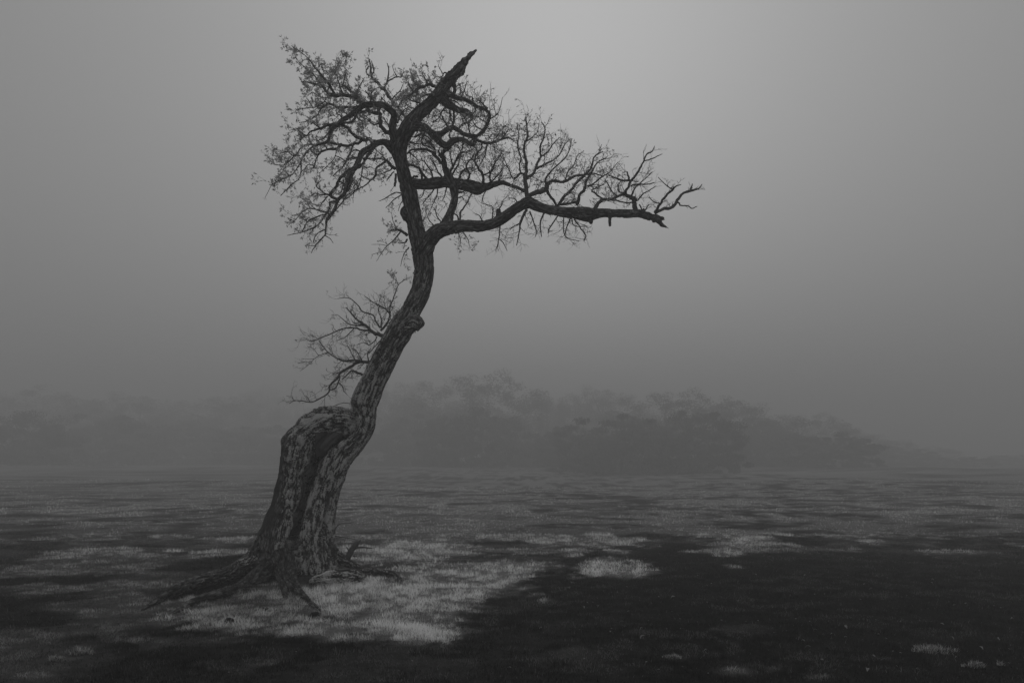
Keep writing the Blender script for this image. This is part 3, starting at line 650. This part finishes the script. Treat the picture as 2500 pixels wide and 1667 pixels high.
G .8 .8|921,256,4.4 912,244,3.6 906,230,3 916,218,2.2
G .9 .9|947,268,3 942,250,2.4 930,238,1.8
G .9 .9|958,310,3.4 945,302,2.6 938,290,2 930,284,1.6
H .6 .5|917,346,6 902,342,6 886,341,6 863,329,5 850,314,5 833,306,5
H .6 .6|884,342,5 867,352,4.4 840,354,4.2 802,350,3.6 773,354,3.2 754,366,3 737,388,3 735,396,3 733,432,2 712,451,2 685,478,1.4
H .9 1|768,353,3 750,354,2.8 737,359,2.8 722,378,2.4 693,403,2 662,400,1.2
H .9 1|733,380,2.4 714,380,2 700,370,1.6 680,376,1.2
H .9 1|735,396,2.6 725,412,2.2 714,426,2 687,439,1.8 664,449,1.6
H .1 0|665,448,1.2 656,466,1 647,483,.7
H .1 .3|693,384,1.5 676,382,1.2 664,380,1
H .9 1|700,398,1.8 690,420,1.4 676,430,1
H .7 .7|833,352,4.6 821,363,4.6 798,365,4 779,374,3.6 772,390,3 768,403,2.6 764,412,1.8
H .8 .5|766,404,2.4 752,402,2 744,412,1.8 735,420,1.6
H .9 .9|800,365,3 790,352,2.4 776,346,1.8
H .7 .6|862,355,3.6 850,384,3.2 838,407,3 825,418,2.4 813,430,2
H .1 0|821,368,1.8 817,386,1.6 800,405,1.4 779,424,1
H .7 .6|845,395,2.6 830,385,2.2 818,380,1.6
H .5 .3|913,361,6 898,382,5 888,399,4.4 871,413,4.2 861,426,4.4 855,450,4 848,468,3.6
H .6 .5|862,412,5.4 840,426,5.2 827,441,5 817,459,5 806,476,5.6 822,486,5
H .8 .9|827,441,3 838,450,2.6 834,466,2.2 826,474,1.8
H .8 .9|840,428,3 846,444,2.6 842,458,2
H .8 .7|806,477,4 790,470,3 775,458,2.4 772,452,2 785,440,1.4
H .8 .7|798,474,3 784,476,2.4 770,472,1.8 760,478,1.2
H .8 .6|800,480,3 790,490,2.6 780,502,2 764,498,1.6 745,488,1.2 722,478,.9
H .6 .3|820,492,4 806,494,3.4 804,508,3.2 793,527,3.2 779,547,3 760,558,2.6 737,567,2 718,571,1.6 701,575,1
H .6 .5|804,522,3 790,518,2.8 775,512,2.6 752,510,2.4 733,522,2 712,527,1.6
H .5 .8|735,521,1.8 724,534,1.4 712,545,1.2
H .7 .6|798,522,3 775,529,2.6 749,543,2.2 739,564,1.8
H .7 .8|752,542,1.8 742,536,1.4 734,528,1
H .6 .2|794,574,2.8 784,584,2.6 775,594,2.4 766,606,2 760,618,1.2
H .6 .2|795,560,2.6 778,568,2.2 768,580,1.8 764,596,1.2
H .1 0|795,576,2 806,583,1.6 814,594,1
H .6 .2|779,547,2.4 765,560,2 756,572,1.4
H .5 .2|770,600,1.8 758,600,1.4 748,598,1
H .4 0|844,481,2.6 832,498,2.4 821,512,2.2 802,537,2
H .6 .3|886,407,3 883,426,2.4 880,440,2.2 875,455,2 860,474,2 842,487,2
H .7 .3|886,388,3.4 905,388,3 928,388,2.4 940,392,2
H .7 .4|880,400,3 892,410,2.4 904,408,1.8
H .8 .4|884,430,2.4 896,436,2 904,442,1.6
H .8 .5|872,455,2 864,440,1.6 860,432,1.2
H .4 .1|866,466,1.6 862,482,1.2 862,496,.8
H .7 .6|877,388,3.4 862,384,2.8 848,392,2
H .7 .6|884,372,3 868,366,2.4 858,372,1.8
T .9 .05|936,820,6.5 916,814,6 903,805,5 886,790,4.2 871,781,3.2 858,765,2.4 845,751,1.6
T .9 .05|930,806,4 942,794,4 949,781,3.6 951,766,3.2 934,749,2.8 914,740,2.2 890,723,1.4
T .6 .5|951,766,2.8 953,747,2.4 960,730,2.2 966,712,2 973,695,1.6 984,686,1.2 992,680,.8
T .2 1|972,696,1.2 969,686,1 967,678,.8
T .9 .05|910,808,4 886,806,3.2 864,801,3 845,801,2.6 827,805,2.4 801,818,2.2 780,826,2 760,833,1.8 747,827,1.2 734,826,.8
T .9 .05|928,800,3.4 918,785,3 910,768,2.8 888,762,2.6 876,748,2.2 864,736,2 849,727,1.6 825,729,.9
T .8 .05|920,822,3 914,833,2.2 901,842,2 888,836,1.6 872,842,1
T .8 .05|886,792,3 870,795,2.6 850,790,2.2 838,780,1.6 822,768,1 808,770,.7
T .8 .05|864,802,2.2 852,815,1.8 840,825,1.4 820,832,.9
T .7 .05|932,828,2 922,838,2 912,850,1.8 900,862,1.4
T .9 .05|950,790,3 962,775,2.4 970,760,1.6
T .9 .05|930,800,3 932,780,2.4 926,765,2 922,745,1.4
T .8 .1|906,884,5.6 888,883,5 873,885,5 853,896,4.4 830,911,4 825,922,3.6 806,940,3.2 803,957,3 784,972,2.6 760,982,2.2 738,978,1.8 717,979,1.5 706,985,1
T .9 .2|888,883,4.4 864,879,4 840,881,3.2 823,875,2.6 801,860,2 778,831,1.2
T .4 .4|801,860,1.8 788,864,1.6 775,870,1.4 762,881,1.2 746,896,1 732,906,.8
T .3 0|778,868,1.2 764,850,1 750,846,.7
T .2 0|768,876,1.1 750,876,.8 735,875,.6
T .9 .05|828,918,3 827,933,2.8 817,948,2.6 806,952,2
T .6 .05|828,934,2 838,946,1.8 840,955,1.4 848,964,.8
T .8 .05|890,918,4.4 873,910,4 860,905,3.2 848,914,2.6 836,926,2
T .9 .1|870,884,3 862,870,2.4 856,858,1.8 848,845,1.2 830,840,.8
T .9 .1|884,882,3 878,868,2.4 866,852,1.8
T .9 .1|900,880,2.6 898,864,2 905,850,1.4
T .3 0|854,985,1.6 840,983,1.4 822,988,1.2 806,994,1
T .5 0|757,982,1.6 752,972,1.2 746,965,.8
T .5 0|718,979,1.2 714,970,1 712,964,.6"""
SA = np.array([(a[0], a[1], a[2]) for a in SEG]); SO = np.array([a[3] for a in SEG])
SEGX = {nm: [list(r) for r in SA[SO == nm]] for nm in names}
wood = {}; fine = {}; leafs = {}
def unit(v): return v / (np.linalg.norm(v) + 1e-9)
def twig(owner, p, d, L, r, leafy, depth=0):
    """one crooked twig that forks, with small leaves near its tips"""
    n = 3 if L < 0.12 else 4
    pts = [np.append(p, r)]; q, dd = p.copy(), d.copy()
    for k in range(n):
        dd = unit(dd + rng.normal(0, 0.24, 3) + np.array([0, 0, 0.06]))
        q = q + dd * L / n; pts.append(np.append(q, r * (1 - 0.62 * (k + 1) / n)))
        if depth < 2 and k < n - 1 or (depth < 1):
            if rng.random() < (0.85 if depth == 0 else 0.45):
                sd_ = unit(dd * 0.75 + rng.normal(0, 0.55, 3))
                twig(owner, q.copy(), sd_, L * rng.uniform(0.35, 0.6), r * 0.72, leafy, depth + 1)
        if leafy and rng.random() < leafy * 0.5:
            for _ in range(rng.integers(1, 3)):
                leafs[owner].leaf(q, unit(dd * 0.8 + rng.normal(0, 0.55, 3)), unit(rng.normal(0, 1, 3)), rng.uniform(0.028, 0.050), rng.uniform(0.011, 0.020))
    if leafy and rng.random() < leafy:
        for _ in range(rng.integers(1, 4)):
            leafs[owner].leaf(q, unit(dd + rng.normal(0, 0.5, 3)), unit(rng.normal(0, 1, 3)), rng.uniform(0.035, 0.062), rng.uniform(0.014, 0.026))
    fine[owner].tube(np.array(pts), 3, cap=False)
for nm in ('limbA','limbB','limbC','limbD','limbE','limbF','limbG','limbH','leader','trunk'):
    fine[nm] = MB(); leafs[nm] = MB()
def sprout(owner, W_, den, leafy, spacing=0.050, Lr=(0.06, 0.19)):
    p, r = W_[:, :3], W_[:, 3]
    ln = np.concatenate([[0], np.cumsum(np.linalg.norm(np.diff(p, axis=0), axis=1))])
    s = rng.uniform(0.3, 1) * spacing / max(den, .05)
    while s < ln[-1]:
        q = np.array([np.interp(s, ln, p[:, k]) for k in range(3)]); rr = np.interp(s, ln, r)
        a = np.array([np.interp(min(s + 0.03, ln[-1]), ln, p[:, k]) for k in range(3)]) - np.array([np.interp(max(s - 0.03, 0), ln, p[:, k]) for k in range(3)])
        a = unit(a); side_ = unit(np.cross(a, rng.normal(0, 1, 3)))
        side_ = unit(side_ * np.array([1, 0.8, 1]) + np.array([0, 0, 0.15]))
        th = rng.uniform(0.5, 1.15)
        dd = unit(a * math.cos(th) + side_ * math.sin(th))
        twig(owner, q, dd, rng.uniform(*Lr) * (0.55 + 0.6 * den), float(np.clip(rr * 0.40, 0.0022, 0.0046)), leafy)
        s += rng.exponential(spacing) / max(den, .05) + 0.012
for line in BR.split('\n'):
    hd, txt = line.split('|'); ow, den, lf = hd.split(); den, lf = float(den), float(lf); nm = LIMB_OF[ow]
    rows = np.array(parse(txt)); rows[:, 2] *= np.where(rows[:, 2] < 3.2, 0.64, 0.74)
    S = np.array(SEGX[nm]); d0 = S[np.argmin((S[:, 0] - rows[0, 0]) ** 2 + (S[:, 1] - rows[0, 1]) ** 2), 2]
    Lp = np.hypot(*np.diff(rows[:, :2], axis=0).T).sum()
    # a branch that ends on other wood of its limb bends to it; a free one leaves towards or away from the camera
    lean = rng.normal(0, 0.42) * Lp / FPX * d0
    t = np.concatenate([[0], np.cumsum(np.hypot(*np.diff(rows[:, :2], axis=0).T))]) / Lp
    dd_ = d0 + lean * t ** 0.9 + 0.05 * np.sin(t * 7 + rng.uniform(0, 6)) * t
    for (x, y, r_), d_ in zip(rows, dd_): SEGX[nm].append([x, y, d_])
    Wp = np.array([list(P(x, y, d_)) + [r_ * d_ / FPX] for (x, y, r_), d_ in zip(rows, dd_)])
    pr = resample(Wp, 3)
    pr[1:-1, :3] += rng.normal(0, 1, (len(pr) - 2, 3)) * np.minimum(pr[1:-1, 3:4] * 0.28, 0.008)
    mb = MB(); mb.tube(pr, 7 if rows[0, 2] > 3 else 5, wob=0.25)
    mb.build('branch', M_TWIG, PART[nm], origin=BASE)
    sprout(nm, pr, den * (2.1 if ow in 'ABCDEF' else 1.6 if ow == 'T' else 1.1), lf)
# short shoots straight from the thick limbs
for nm, den, lf, r0, r1 in (('limbB', 1.0, 0.03, .1, .95), ('limbD', 1.3, .08, .05, 1), ('limbE', 1.2, .06, .05, 1), ('limbF', 1.3, .12, .2, 1), ('limbC', .8, .1, .35, 1), ('limbG', .8, .6, .2, 1), ('limbH', .6, .3, .3, 1), ('limbA', .30, .03, .3, .85)):
    rows = np.array(parse(THICK[nm][0])); rows = rows[int(len(rows) * r0):max(int(len(rows) * r1), 3)]
    Wp = resample(np.array([list(P(x, y, d)) + [r * d / FPX] for (x, y, r, d) in rows]), 3)
    sprout(nm, Wp, den, lf, 0.05, (0.09, 0.26))
rows = np.array(parse(THICK['leader'][0]))[5:13]
sprout('leader', resample(np.array([list(P(x, y, d)) + [r * d / FPX] for (x, y, r, d) in rows]), 3), .9, .35, 0.05, (0.1, 0.28))
for nm in fine:
    o = fine[nm].build('twigs', M_TWIG, PART[nm], origin=BASE)
    if o: o['kind'] = 'stuff'
    o = leafs[nm].build('leaves', M_LEAF, PART[nm], smooth=False, origin=BASE)
    if o: o['kind'] = 'stuff'
# dead stub and wiry shoots at the foot, on the right root
def small_branch(parent, txt, k=6, name='branch'):
    rows = parse(txt); Wp = np.array([list(P(x, y, d)) + [r * d / FPX] for (x, y, r, d) in rows])
    mb = MB(); mb.tube(resample(Wp, 3), k, wob=0.3); return mb.build(name, M_TWIG, parent, origin=BASE)
for t_ in ("848,1366,7,11.15 856,1346,7,11.12 866,1332,7,11.1 876,1322,5,11.08", "868,1332,5,11.1 870,1322,4,11.1", "874,1325,3,11.08 880,1318,2,11.07",
           "868,1337,2.4,11.1 885,1335,2,11.0 908,1338,1.3,10.9", "856,1350,2.2,11.12 850,1341,1.8,11.12 846,1335,1.2,11.1", "862,1357,2,11.1 872,1358,1.2,11.0",
           "816,1302,1.6,11.0 820,1288,1.4,10.95 831,1278,1.2,10.9 850,1277,1,10.85 863,1274,.8,10.8", "818,1308,1.5,11.0 845,1312,1.2,10.9 872,1317,.9,10.8"):
    small_branch(PART['root5'], t_)

# ------------------------------------------------------------------ grass
def blades(x, y, L, wd, lean, tone, name, mat):
    n = len(x); z = height(x, y) - 0.006
    az = rng.uniform(0, 2 * np.pi, n); fa = rng.uniform(0, 2 * np.pi, n)
    sx, sy = np.cos(fa) * wd / 2, np.sin(fa) * wd / 2
    lx, ly = np.cos(az) * lean * L, np.sin(az) * lean * L
    h = L * np.sqrt(np.maximum(1 - lean ** 2, 0.1))
    V_ = np.empty((n, 5, 3))
    V_[:, 0] = np.stack([x - sx, y - sy, z], -1); V_[:, 1] = np.stack([x + sx, y + sy, z], -1)
    V_[:, 2] = np.stack([x + sx * .7 + lx * .32, y + sy * .7 + ly * .32, z + h * .55], -1); V_[:, 3] = np.stack([x - sx * .7 + lx * .32, y - sy * .7 + ly * .32, z + h * .55], -1)
    V_[:, 4] = np.stack([x + lx, y + ly, z + h], -1)
    b = np.arange(n)[:, None] * 5
    me = mesh_np(name, V_.reshape(-1, 3), b + np.array([[3, 2, 4]]), b + np.array([[0, 1, 2, 3]]), False)
    fattr(me, 'tone', np.repeat(tone, 5))
    return link(name, me, mat)
def scatter(y0, y1, n):
    """points over the ground in view, with two metres to spare at the sides"""
    y = np.sqrt(rng.uniform(y0 ** 2, y1 ** 2, n)); hw = 0.655 * y + 1.5
    return rng.uniform(-1, 1, n) * hw, y
ROOTC = [c for c in centre if names[int(c[8])].startswith('root') or (c[2] < 0.25)][::2]
DX, DY, DL, DW, DT = [], [], [], [], []
TX, TY, TL, TW, TT = [], [], [], [], []
for y0, y1, n, ws in ((4.6, 7.5, 175000, 1.2), (7.5, 11, 185000, 1.35), (11, 16, 150000, 1.85), (16, 26, 125000, 2.2), (26, 45, 85000, 3.3)):
    x, y = scatter(y0, y1, n); dr = dryness(x, y)
    c1 = sstep(0.30, 0.66, fbm(x * 8.0, y * 8.0, 2.2, 2)) * 0.6 + 0.4 * sstep(0.3, 0.65, fbm(x * 2.7, y * 2.7, 6.2, 2))
    keep = (dr > 0.10) & (rng.random(n) < 0.45 + 0.75 * c1)
    rd = np.full(n, 9.0)                       # none grows up through the exposed roots
    for c4 in ROOTC:
        rd = np.minimum(rd, np.hypot(x - c4[0], y - c4[1]) / (c4[3] + 1e-3))
    free = rd > 0.85; keep &= free
    m_ = keep
    nm_ = m_.sum(); dm, cm = np.clip(dr[m_], 0, 1), c1[m_]
    DX.append(x[m_]); DY.append(y[m_]); DL.append((0.016 + 0.056 * dm) * (0.35 + 0.95 * cm) * (0.45 + 0.75 * rng.random(nm_)) * (1.04 if ws < 2 else 0.75))
    DW.append(np.full(nm_, 0.0040 * ws)); DT.append(np.clip(dm ** 1.15 * (0.22 + 1.2 * cm) * ((0.6 + 0.85 * rng.random(nm_)) if ws < 2 else 1.7 * rng.random(nm_) ** 1.6), 0, 1))
    k2 = (~keep) & free & (rng.random(n) < 0.75)
    TX.append(x[k2]); TY.append(y[k2]); TL.append((0.014 + 0.03 * rng.random(k2.sum()) ** 1.5) * (0.6 + 0.9 * c1[k2])); TW.append(np.full(k2.sum(), 0.0052 * ws))
    xk, yk, rk = x[k2], y[k2], rng.random(k2.sum())
    mott = sstep(0.42, 0.64, fbm(xk * 5.5, yk * 5.5, 4.0, 3)) * (0.35 + 0.9 * sstep(0.40, 0.66, fbm(xk * 1.3, yk * 1.3, 14.0, 2)))
    TT.append(np.clip((0.06 + 0.62 * mott) * (0.25 + 1.3 * rk ** 1.5) * (0.65 + 5.0 * dr[k2]) + 0.5 * (rk > 0.975), 0, 1))
cc = np.concatenate
o = blades(cc(DX), cc(DY), cc(DL), cc(DW), rng.uniform(.25, .93, sum(map(len, DX))), cc(DT), 'dry_grass', M_DRY)
tag(o, 'pale dried grass in ragged patches round the tree and across the meadow', 'grass', kind='stuff')
o = blades(cc(TX), cc(TY), cc(TL), cc(TW), rng.uniform(.2, .8, sum(map(len, TX))), cc(TT), 'dark_turf', M_TURF)
tag(o, 'short dark turf covering the meadow between the pale patches', 'grass', kind='stuff')
def tuft(px, py, rx, label, n=900, L=0.10, name='grass_tuft', flat=0.35):
    X, Y = G(px, py); rw = rx / FPX * Y; nk = max(3, n // 70)
    kx, ky = rng.normal(0, .26, nk) * rw, rng.normal(0, .26, nk) * rw * flat * 2; kk = rng.integers(0, nk, n)
    x = X + kx[kk] + rng.normal(0, .09, n) * max(rw, .12); y = Y + ky[kk] + rng.normal(0, .07, n) * max(rw, .12)
    rr = np.hypot((x - X) / rw, (y - Y) / (rw * flat * 2)).clip(0, 1.2); kl = rng.uniform(.55, 1.15, nk)[kk]
    o = blades(x, y, L * kl * (0.35 + 0.65 * rng.random(n)) * (1.15 - 0.6 * rr), np.full(n, 0.0055), rng.uniform(.15, .8, n), rng.random(n) ** 1.3 * .75, name, M_DRY)
    tag(o, label, 'grass')
    return o
tuft(2290, 1592, 78, 'widest shaggy pale grass tuft on the dark turf at the lower right', 1300, 0.085)
tuft(2378, 1634, 34, 'small pale grass tuft just in front of the widest right-hand tuft', 420, 0.075)
tuft(2440, 1630, 12, 'tiny pale grass tuft nearest the lower right corner', 110, 0.06)
tuft(196, 1590, 60, 'loose pale grass tuft on the dark turf at the lower left', 520, 0.08)
tuft(140, 1607, 34, 'low thin grass tuft beside the loose one at the lower left', 260, 0.08)
tuft(1639, 1610, 24, 'low flat pale grass tuft at the bottom edge, right of centre', 300, 0.06)

# ------------------------------------------------------------------ fallen leaves and clods
def leaf_mesh(nm, L, Wd, cup):
    v, f_ = [], []
    n = 7
    for k in range(n):
        t = k / (n - 1); w = Wd * math.sin(math.pi * min(max(t, 0.03), 0.97)) ** 0.8 / 2
        zc = cup * L * (math.sin(t * math.pi)) 
        v += [(t * L - L / 2, -w, zc + w * 0.5), (t * L - L / 2, 0, zc), (t * L - L / 2, w, zc + w * 0.5)]
    for k in range(n - 1):
        a = k * 3; f_ += [(a, a+3, a+4, a+1), (a+1, a+4, a+5, a+2)]
    return mesh_np(nm, np.array(v), None, f_)
LM = [leaf_mesh('fallen_leaf', .05, .026, .22), leaf_mesh('fallen_leaf', .034, .02, .1), leaf_mesh('fallen_leaf', .06, .014, .3)]
spots = [(1569,1568),(1512,1591),(1447,1472),(1460,1483),(1426,1487),(1534,1496),(1518,1526),(1525,1537),(1567,1545),(1643,1464),(1640,1497),(1660,1515),
 (1493,1543),(1426,1619),(1608,1461),(1320,1541),(1990,1546),(1890,1551),(2065,1539),(2395,1632),(2463,1631),(2117,1649),(2133,1612),(2157,1622),(1972,1588),
 (2030,1556),(2210,1374),(2013,1457),(2140,1410),(2166,1412),(2275,1423),(2110,1431),(2080,1365),(1965,1408),(1845,1408),(1990,1458),(2215,1457),(2230,1458),
 (2190,1640),(2395,1590),(2440,1568),(1840,1532),(1850,1522),(1762,1518),(1930,1460),(2000,1355),(2100,1470),(2330,1480),(2390,1395),(2300,1530)]
for k in range(80):
    spots.append((rng.uniform(1330, 2480), 1360 + 300 * rng.random() ** 1.2))
for k in range(14): spots.append((rng.uniform(60, 1300), rng.uniform(1560, 1660)))
for k, (px, py) in enumerate(spots):
    X, Y = G(px, py)
    if dryness(np.array([X]), np.array([Y]))[0] > .5: continue
    o = bpy.data.objects.new('fallen_leaf', LM[0 if k < 50 and k % 3 == 0 else (1 if k % 4 else 2)]); COL.objects.link(o)
    if not o.data.materials: o.data.materials.append(M_FALLEN)
    o.location = (X, Y, float(height(X, Y)) + 0.022)
    o.rotation_euler = (rng.normal(0, .35), rng.normal(0, .35), rng.uniform(0, 6.28))
    s_ = rng.uniform(.35, 1.1) * (1.0 if k < 50 else .7); o.scale = (s_, s_, s_)
    tag(o, 'small pale fallen leaf lying on the dark turf', 'leaf', 'fallen leaves scattered on the dark turf')
def clod(px, py, rpx, label):
    X, Y = G(px, py); r = rpx / FPX * Y
    th, ph = np.meshgrid(np.linspace(0, 2*np.pi, 25)[:-1], np.linspace(0.02, np.pi - .02, 14), indexing='ij')
    v = np.stack([np.cos(th) * np.sin(ph), np.sin(th) * np.sin(ph), np.cos(ph)], -1).reshape(-1, 3)
    v *= (0.7 + 0.6 * fbm(v[:, 0] * 2.5 + px, v[:, 1] * 2.5, v[:, 2] * 2.5, 3))[:, None] * np.array([1, .9, .7]) * r
    a, b = np.meshgrid(np.arange(24), np.arange(13), indexing='ij'); a2 = (a + 1) % 24
    f_ = np.stack([a*14+b, a*14+b+1, a2*14+b+1, a2*14+b], -1).reshape(-1, 4)
    o = link('soil_clod', mesh_np('soil_clod', v, None, f_), M_SOIL); o.location = (X, Y, float(height(X, Y)) + r * .35)
    tag(o, label, 'clod')
clod(560, 1517, 12, 'dark clod of soil in the pale grass before the left roots')
clod(769, 1502, 11, 'dark clod of soil at the end of the front root')
clod(648, 1484, 6, 'smallest dark clod of soil between the front roots')

# ------------------------------------------------------------------ trees in the fog
def far_tree(name, label, px, top, wpx, d, seed, mat=None, dens=1.0, low_shape=False, cat='tree'):
    d *= (1.62 + 0.09 * (seed * 7 % 6)) if not low_shape else (1.36 + 0.13 * (seed * 3 % 5)); wpx *= 1.5
    g = np.random.default_rng(seed)
    X = (px - CX) / FPX * d; z0 = float(height(X, d)); H = EYE - (top - HY) / FPX * d - z0; Wd = wpx / FPX * d
    root = empty(name, (X, d, z0)); tag(root, label, cat, 'trees and shrubs fading into the fog')
    tr = MB(); nl = 3
    tr.tube(resample(np.array([[0, 0, -.2, H*.035+.05], [g.normal(0,.15), 0, H*.3, H*.026], [g.normal(0,.3), 0, H*.6, H*.012], [g.normal(0,.4), 0, H*.8, .03]]), 5), 8)
    for k in range(nl):
        a = g.uniform(0, 6.28); h0 = H * g.uniform(.2, .5); rr = Wd * .36
        tr.tube(resample(np.array([[0, 0, h0, H*.014], [math.cos(a)*rr*.5, math.sin(a)*rr*.5, h0+H*.15, H*.01], [math.cos(a)*rr, math.sin(a)*rr, h0+H*.28, .03]]), 4), 6)
    tr.build('trunk', M_TWIG, root)
    v = CROWNS[(seed * 5 + 3) % len(CROWNS)] if not low_shape else SHRUBS[seed % len(SHRUBS)]
    cr = bpy.data.objects.new('crown', v); COL.objects.link(cr); cr.parent = root
    if mat: cr.material_slots[0].link = 'OBJECT'; cr.material_slots[0].material = mat
    cr.scale = (Wd * 0.5 * (1 if seed % 2 else -1), Wd * 0.5, H); cr.rotation_euler = (0, 0, g.normal(0, .25))
def crown_mesh(seed, nc, per, low, shrub):
    g = np.random.default_rng(seed); c = []
    while len(c) < nc:
        p = g.uniform(-1, 1, 3); hh = p[2] * .5 + .5; rr = math.hypot(p[0], p[1])
        lim = 0.93 if hh < .45 else 0.93 * math.sqrt(max(1 - ((hh - .45) / .55) ** 2, 0))
        if rr < lim:
            top = 0.80 + 0.34 * float(noise3(p[0] * 2.2 + seed, p[1] * 2.2, 1.0))
            c.append((p[0], p[1], low + (0.96 - low) * hh * min(top, 1.0), 0.55 + 0.7 * g.random()))
    c = np.array(c); n = nc * per
    cr = np.repeat(c[:, 3] * .13, per)[:, None]
    d = g.normal(0, 1, (n, 3)); d /= np.linalg.norm(d, axis=1)[:, None]
    pos = np.repeat(c[:, :3], per, 0) + d * cr * (g.random((n, 1)) ** .45) * np.array([1, 1, .55])
    pos[:, 2] = np.clip(pos[:, 2], .012, 1.02)
    u = g.normal(0, 1, (n, 3)); u /= np.linalg.norm(u, axis=1)[:, None]; w = np.cross(u, g.normal(0, 1, (n, 3))); w /= np.linalg.norm(w, axis=1)[:, None]
    sz = (g.uniform(.5, 1.2, n) * (.028 if not shrub else .034))[:, None]; k = np.array([1, 1, .5 if not shrub else 1.5])
    V_ = np.stack([pos - u*sz*.5*k, pos + w*sz*.3*k, pos + u*sz*.5*k, pos - w*sz*.3*k], 1).reshape(-1, 3)
    me = mesh_np('crown', V_, None, np.arange(n*4).reshape(-1, 4), False); me.materials.append(M_FAR)
    return me
CROWNS = [crown_mesh(900 + k, 300, 140, .0, False) for k in range(5)]
SHRUBS = [crown_mesh(950 + k, 150, 150, .0, True) for k in range(3)]
FT = [
 ('broad_tree', 'tallest round-crowned tree in the fog, right of the leaning trunk', 1150, 884, 300, 66, None, 1.5),
 ('broad_tree', 'foggy tree whose crown shows right beside the middle of the leaning trunk', 990, 905, 230, 76, None, 1.2),
 ('broad_tree', 'foggy tree filling the dip between the two tallest clumps', 1335, 945, 210, 68, None, 1.2),
 ('broad_tree', 'foggy tree with the highest top in the right-hand clump', 1475, 925, 200, 66, None, 1.2),
 ('broad_tree', 'dark rounded foggy tree next right of the right-hand clump top', 1625, 932, 250, 64, None, 1.4),
 ('broad_tree', 'foggy tree where the tree line begins to slope down rightward', 1790, 955, 230, 64, None, 1.3),
 ('broad_tree', 'foggy tree halfway down the right-hand slope of the tree line', 1945, 995, 210, 66, None, 1.2),
 ('broad_tree', 'low foggy tree near the right-hand end of the slope', 2090, 1045, 190, 70, None, 1.1),
 ('low_tree', 'lowest foggy tree ending the tree line on the right', 2220, 1085, 170, 76, None, 1.0),
 ('broad_tree', 'faint foggy tree behind the bare shoots left of the trunk', 720, 925, 240, 96, None, 1.1),
 ('broad_tree', 'faint foggy tree standing well left of the trunk', 540, 945, 250, 98, None, 1.1),
 ('broad_tree', 'hazy tree in the left-hand mass, second from the left edge', 345, 945, 270, 90, None, 1.3),
 ('broad_tree', 'hazy tree in the left-hand mass at the left edge', 110, 930, 320, 86, None, 1.4),
 ('broad_tree', 'foggy tree just behind the lower leaning trunk', 865, 950, 220, 80, None, 1.1)]
for k, (nm, lb, px, top, w_, d, mt, dn) in enumerate(FT): far_tree(nm, lb, px, top, w_, d, 50 + k, mt, dn)
FS = [
 ('shrub', 'pale arching shrub before the dark tree in the right-hand clump', 1520, 1000, 260, 56, M_FARPALE),
 ('shrub', 'small rounded pale shrub low below the tallest foggy tree', 1275, 1060, 170, 55, M_FARPALE),
 ('shrub', 'pale low shrub left of the arching shrub', 1395, 1030, 150, 58, M_FARPALE),
 ('shrub', 'dark shrub beside the leaning trunk at the foot of the tree line', 1010, 1000, 210, 58, M_FAR),
 ('shrub', 'dark shrub under the tallest foggy tree', 1150, 985, 200, 58, M_FAR),
 ('shrub', 'dark shrub filling the foot of the right-hand clump', 1680, 990, 220, 57, M_FAR),
 ('shrub', 'dark shrub at the foot of the sloping tree line', 1850, 1010, 220, 58, M_FAR),
 ('shrub', 'low dark shrub farther down the sloping tree line', 2010, 1048, 200, 60, M_FAR),
 ('shrub', 'low dark shrub near the end of the tree line', 2160, 1085, 180, 64, M_FAR),
 ('shrub', 'small round shrub at the right edge of the picture', 2465, 1108, 110, 84, M_FAR),
 ('shrub', 'small foggy shrub midway between the tree line end and the right edge', 2345, 1112, 120, 88, M_FAR),
 ('shrub', 'hazy shrub at the foot of the left-hand mass', 230, 1000, 300, 68, M_FAR),
 ('shrub', 'hazy shrub at the left edge of the picture', 30, 990, 240, 64, M_FAR),
 ('shrub', 'hazy low shrub between the left-hand mass and the trunk', 480, 1020, 280, 72, M_FAR),
 ('shrub', 'hazy low shrub just left of the leaning trunk', 680, 1030, 220, 74, M_FAR)]
for k, (nm, lb, px, top, w_, d, mt) in enumerate(FS): far_tree(nm, lb, px, top, w_, d, 150 + k, mt, .9, True, 'shrub')
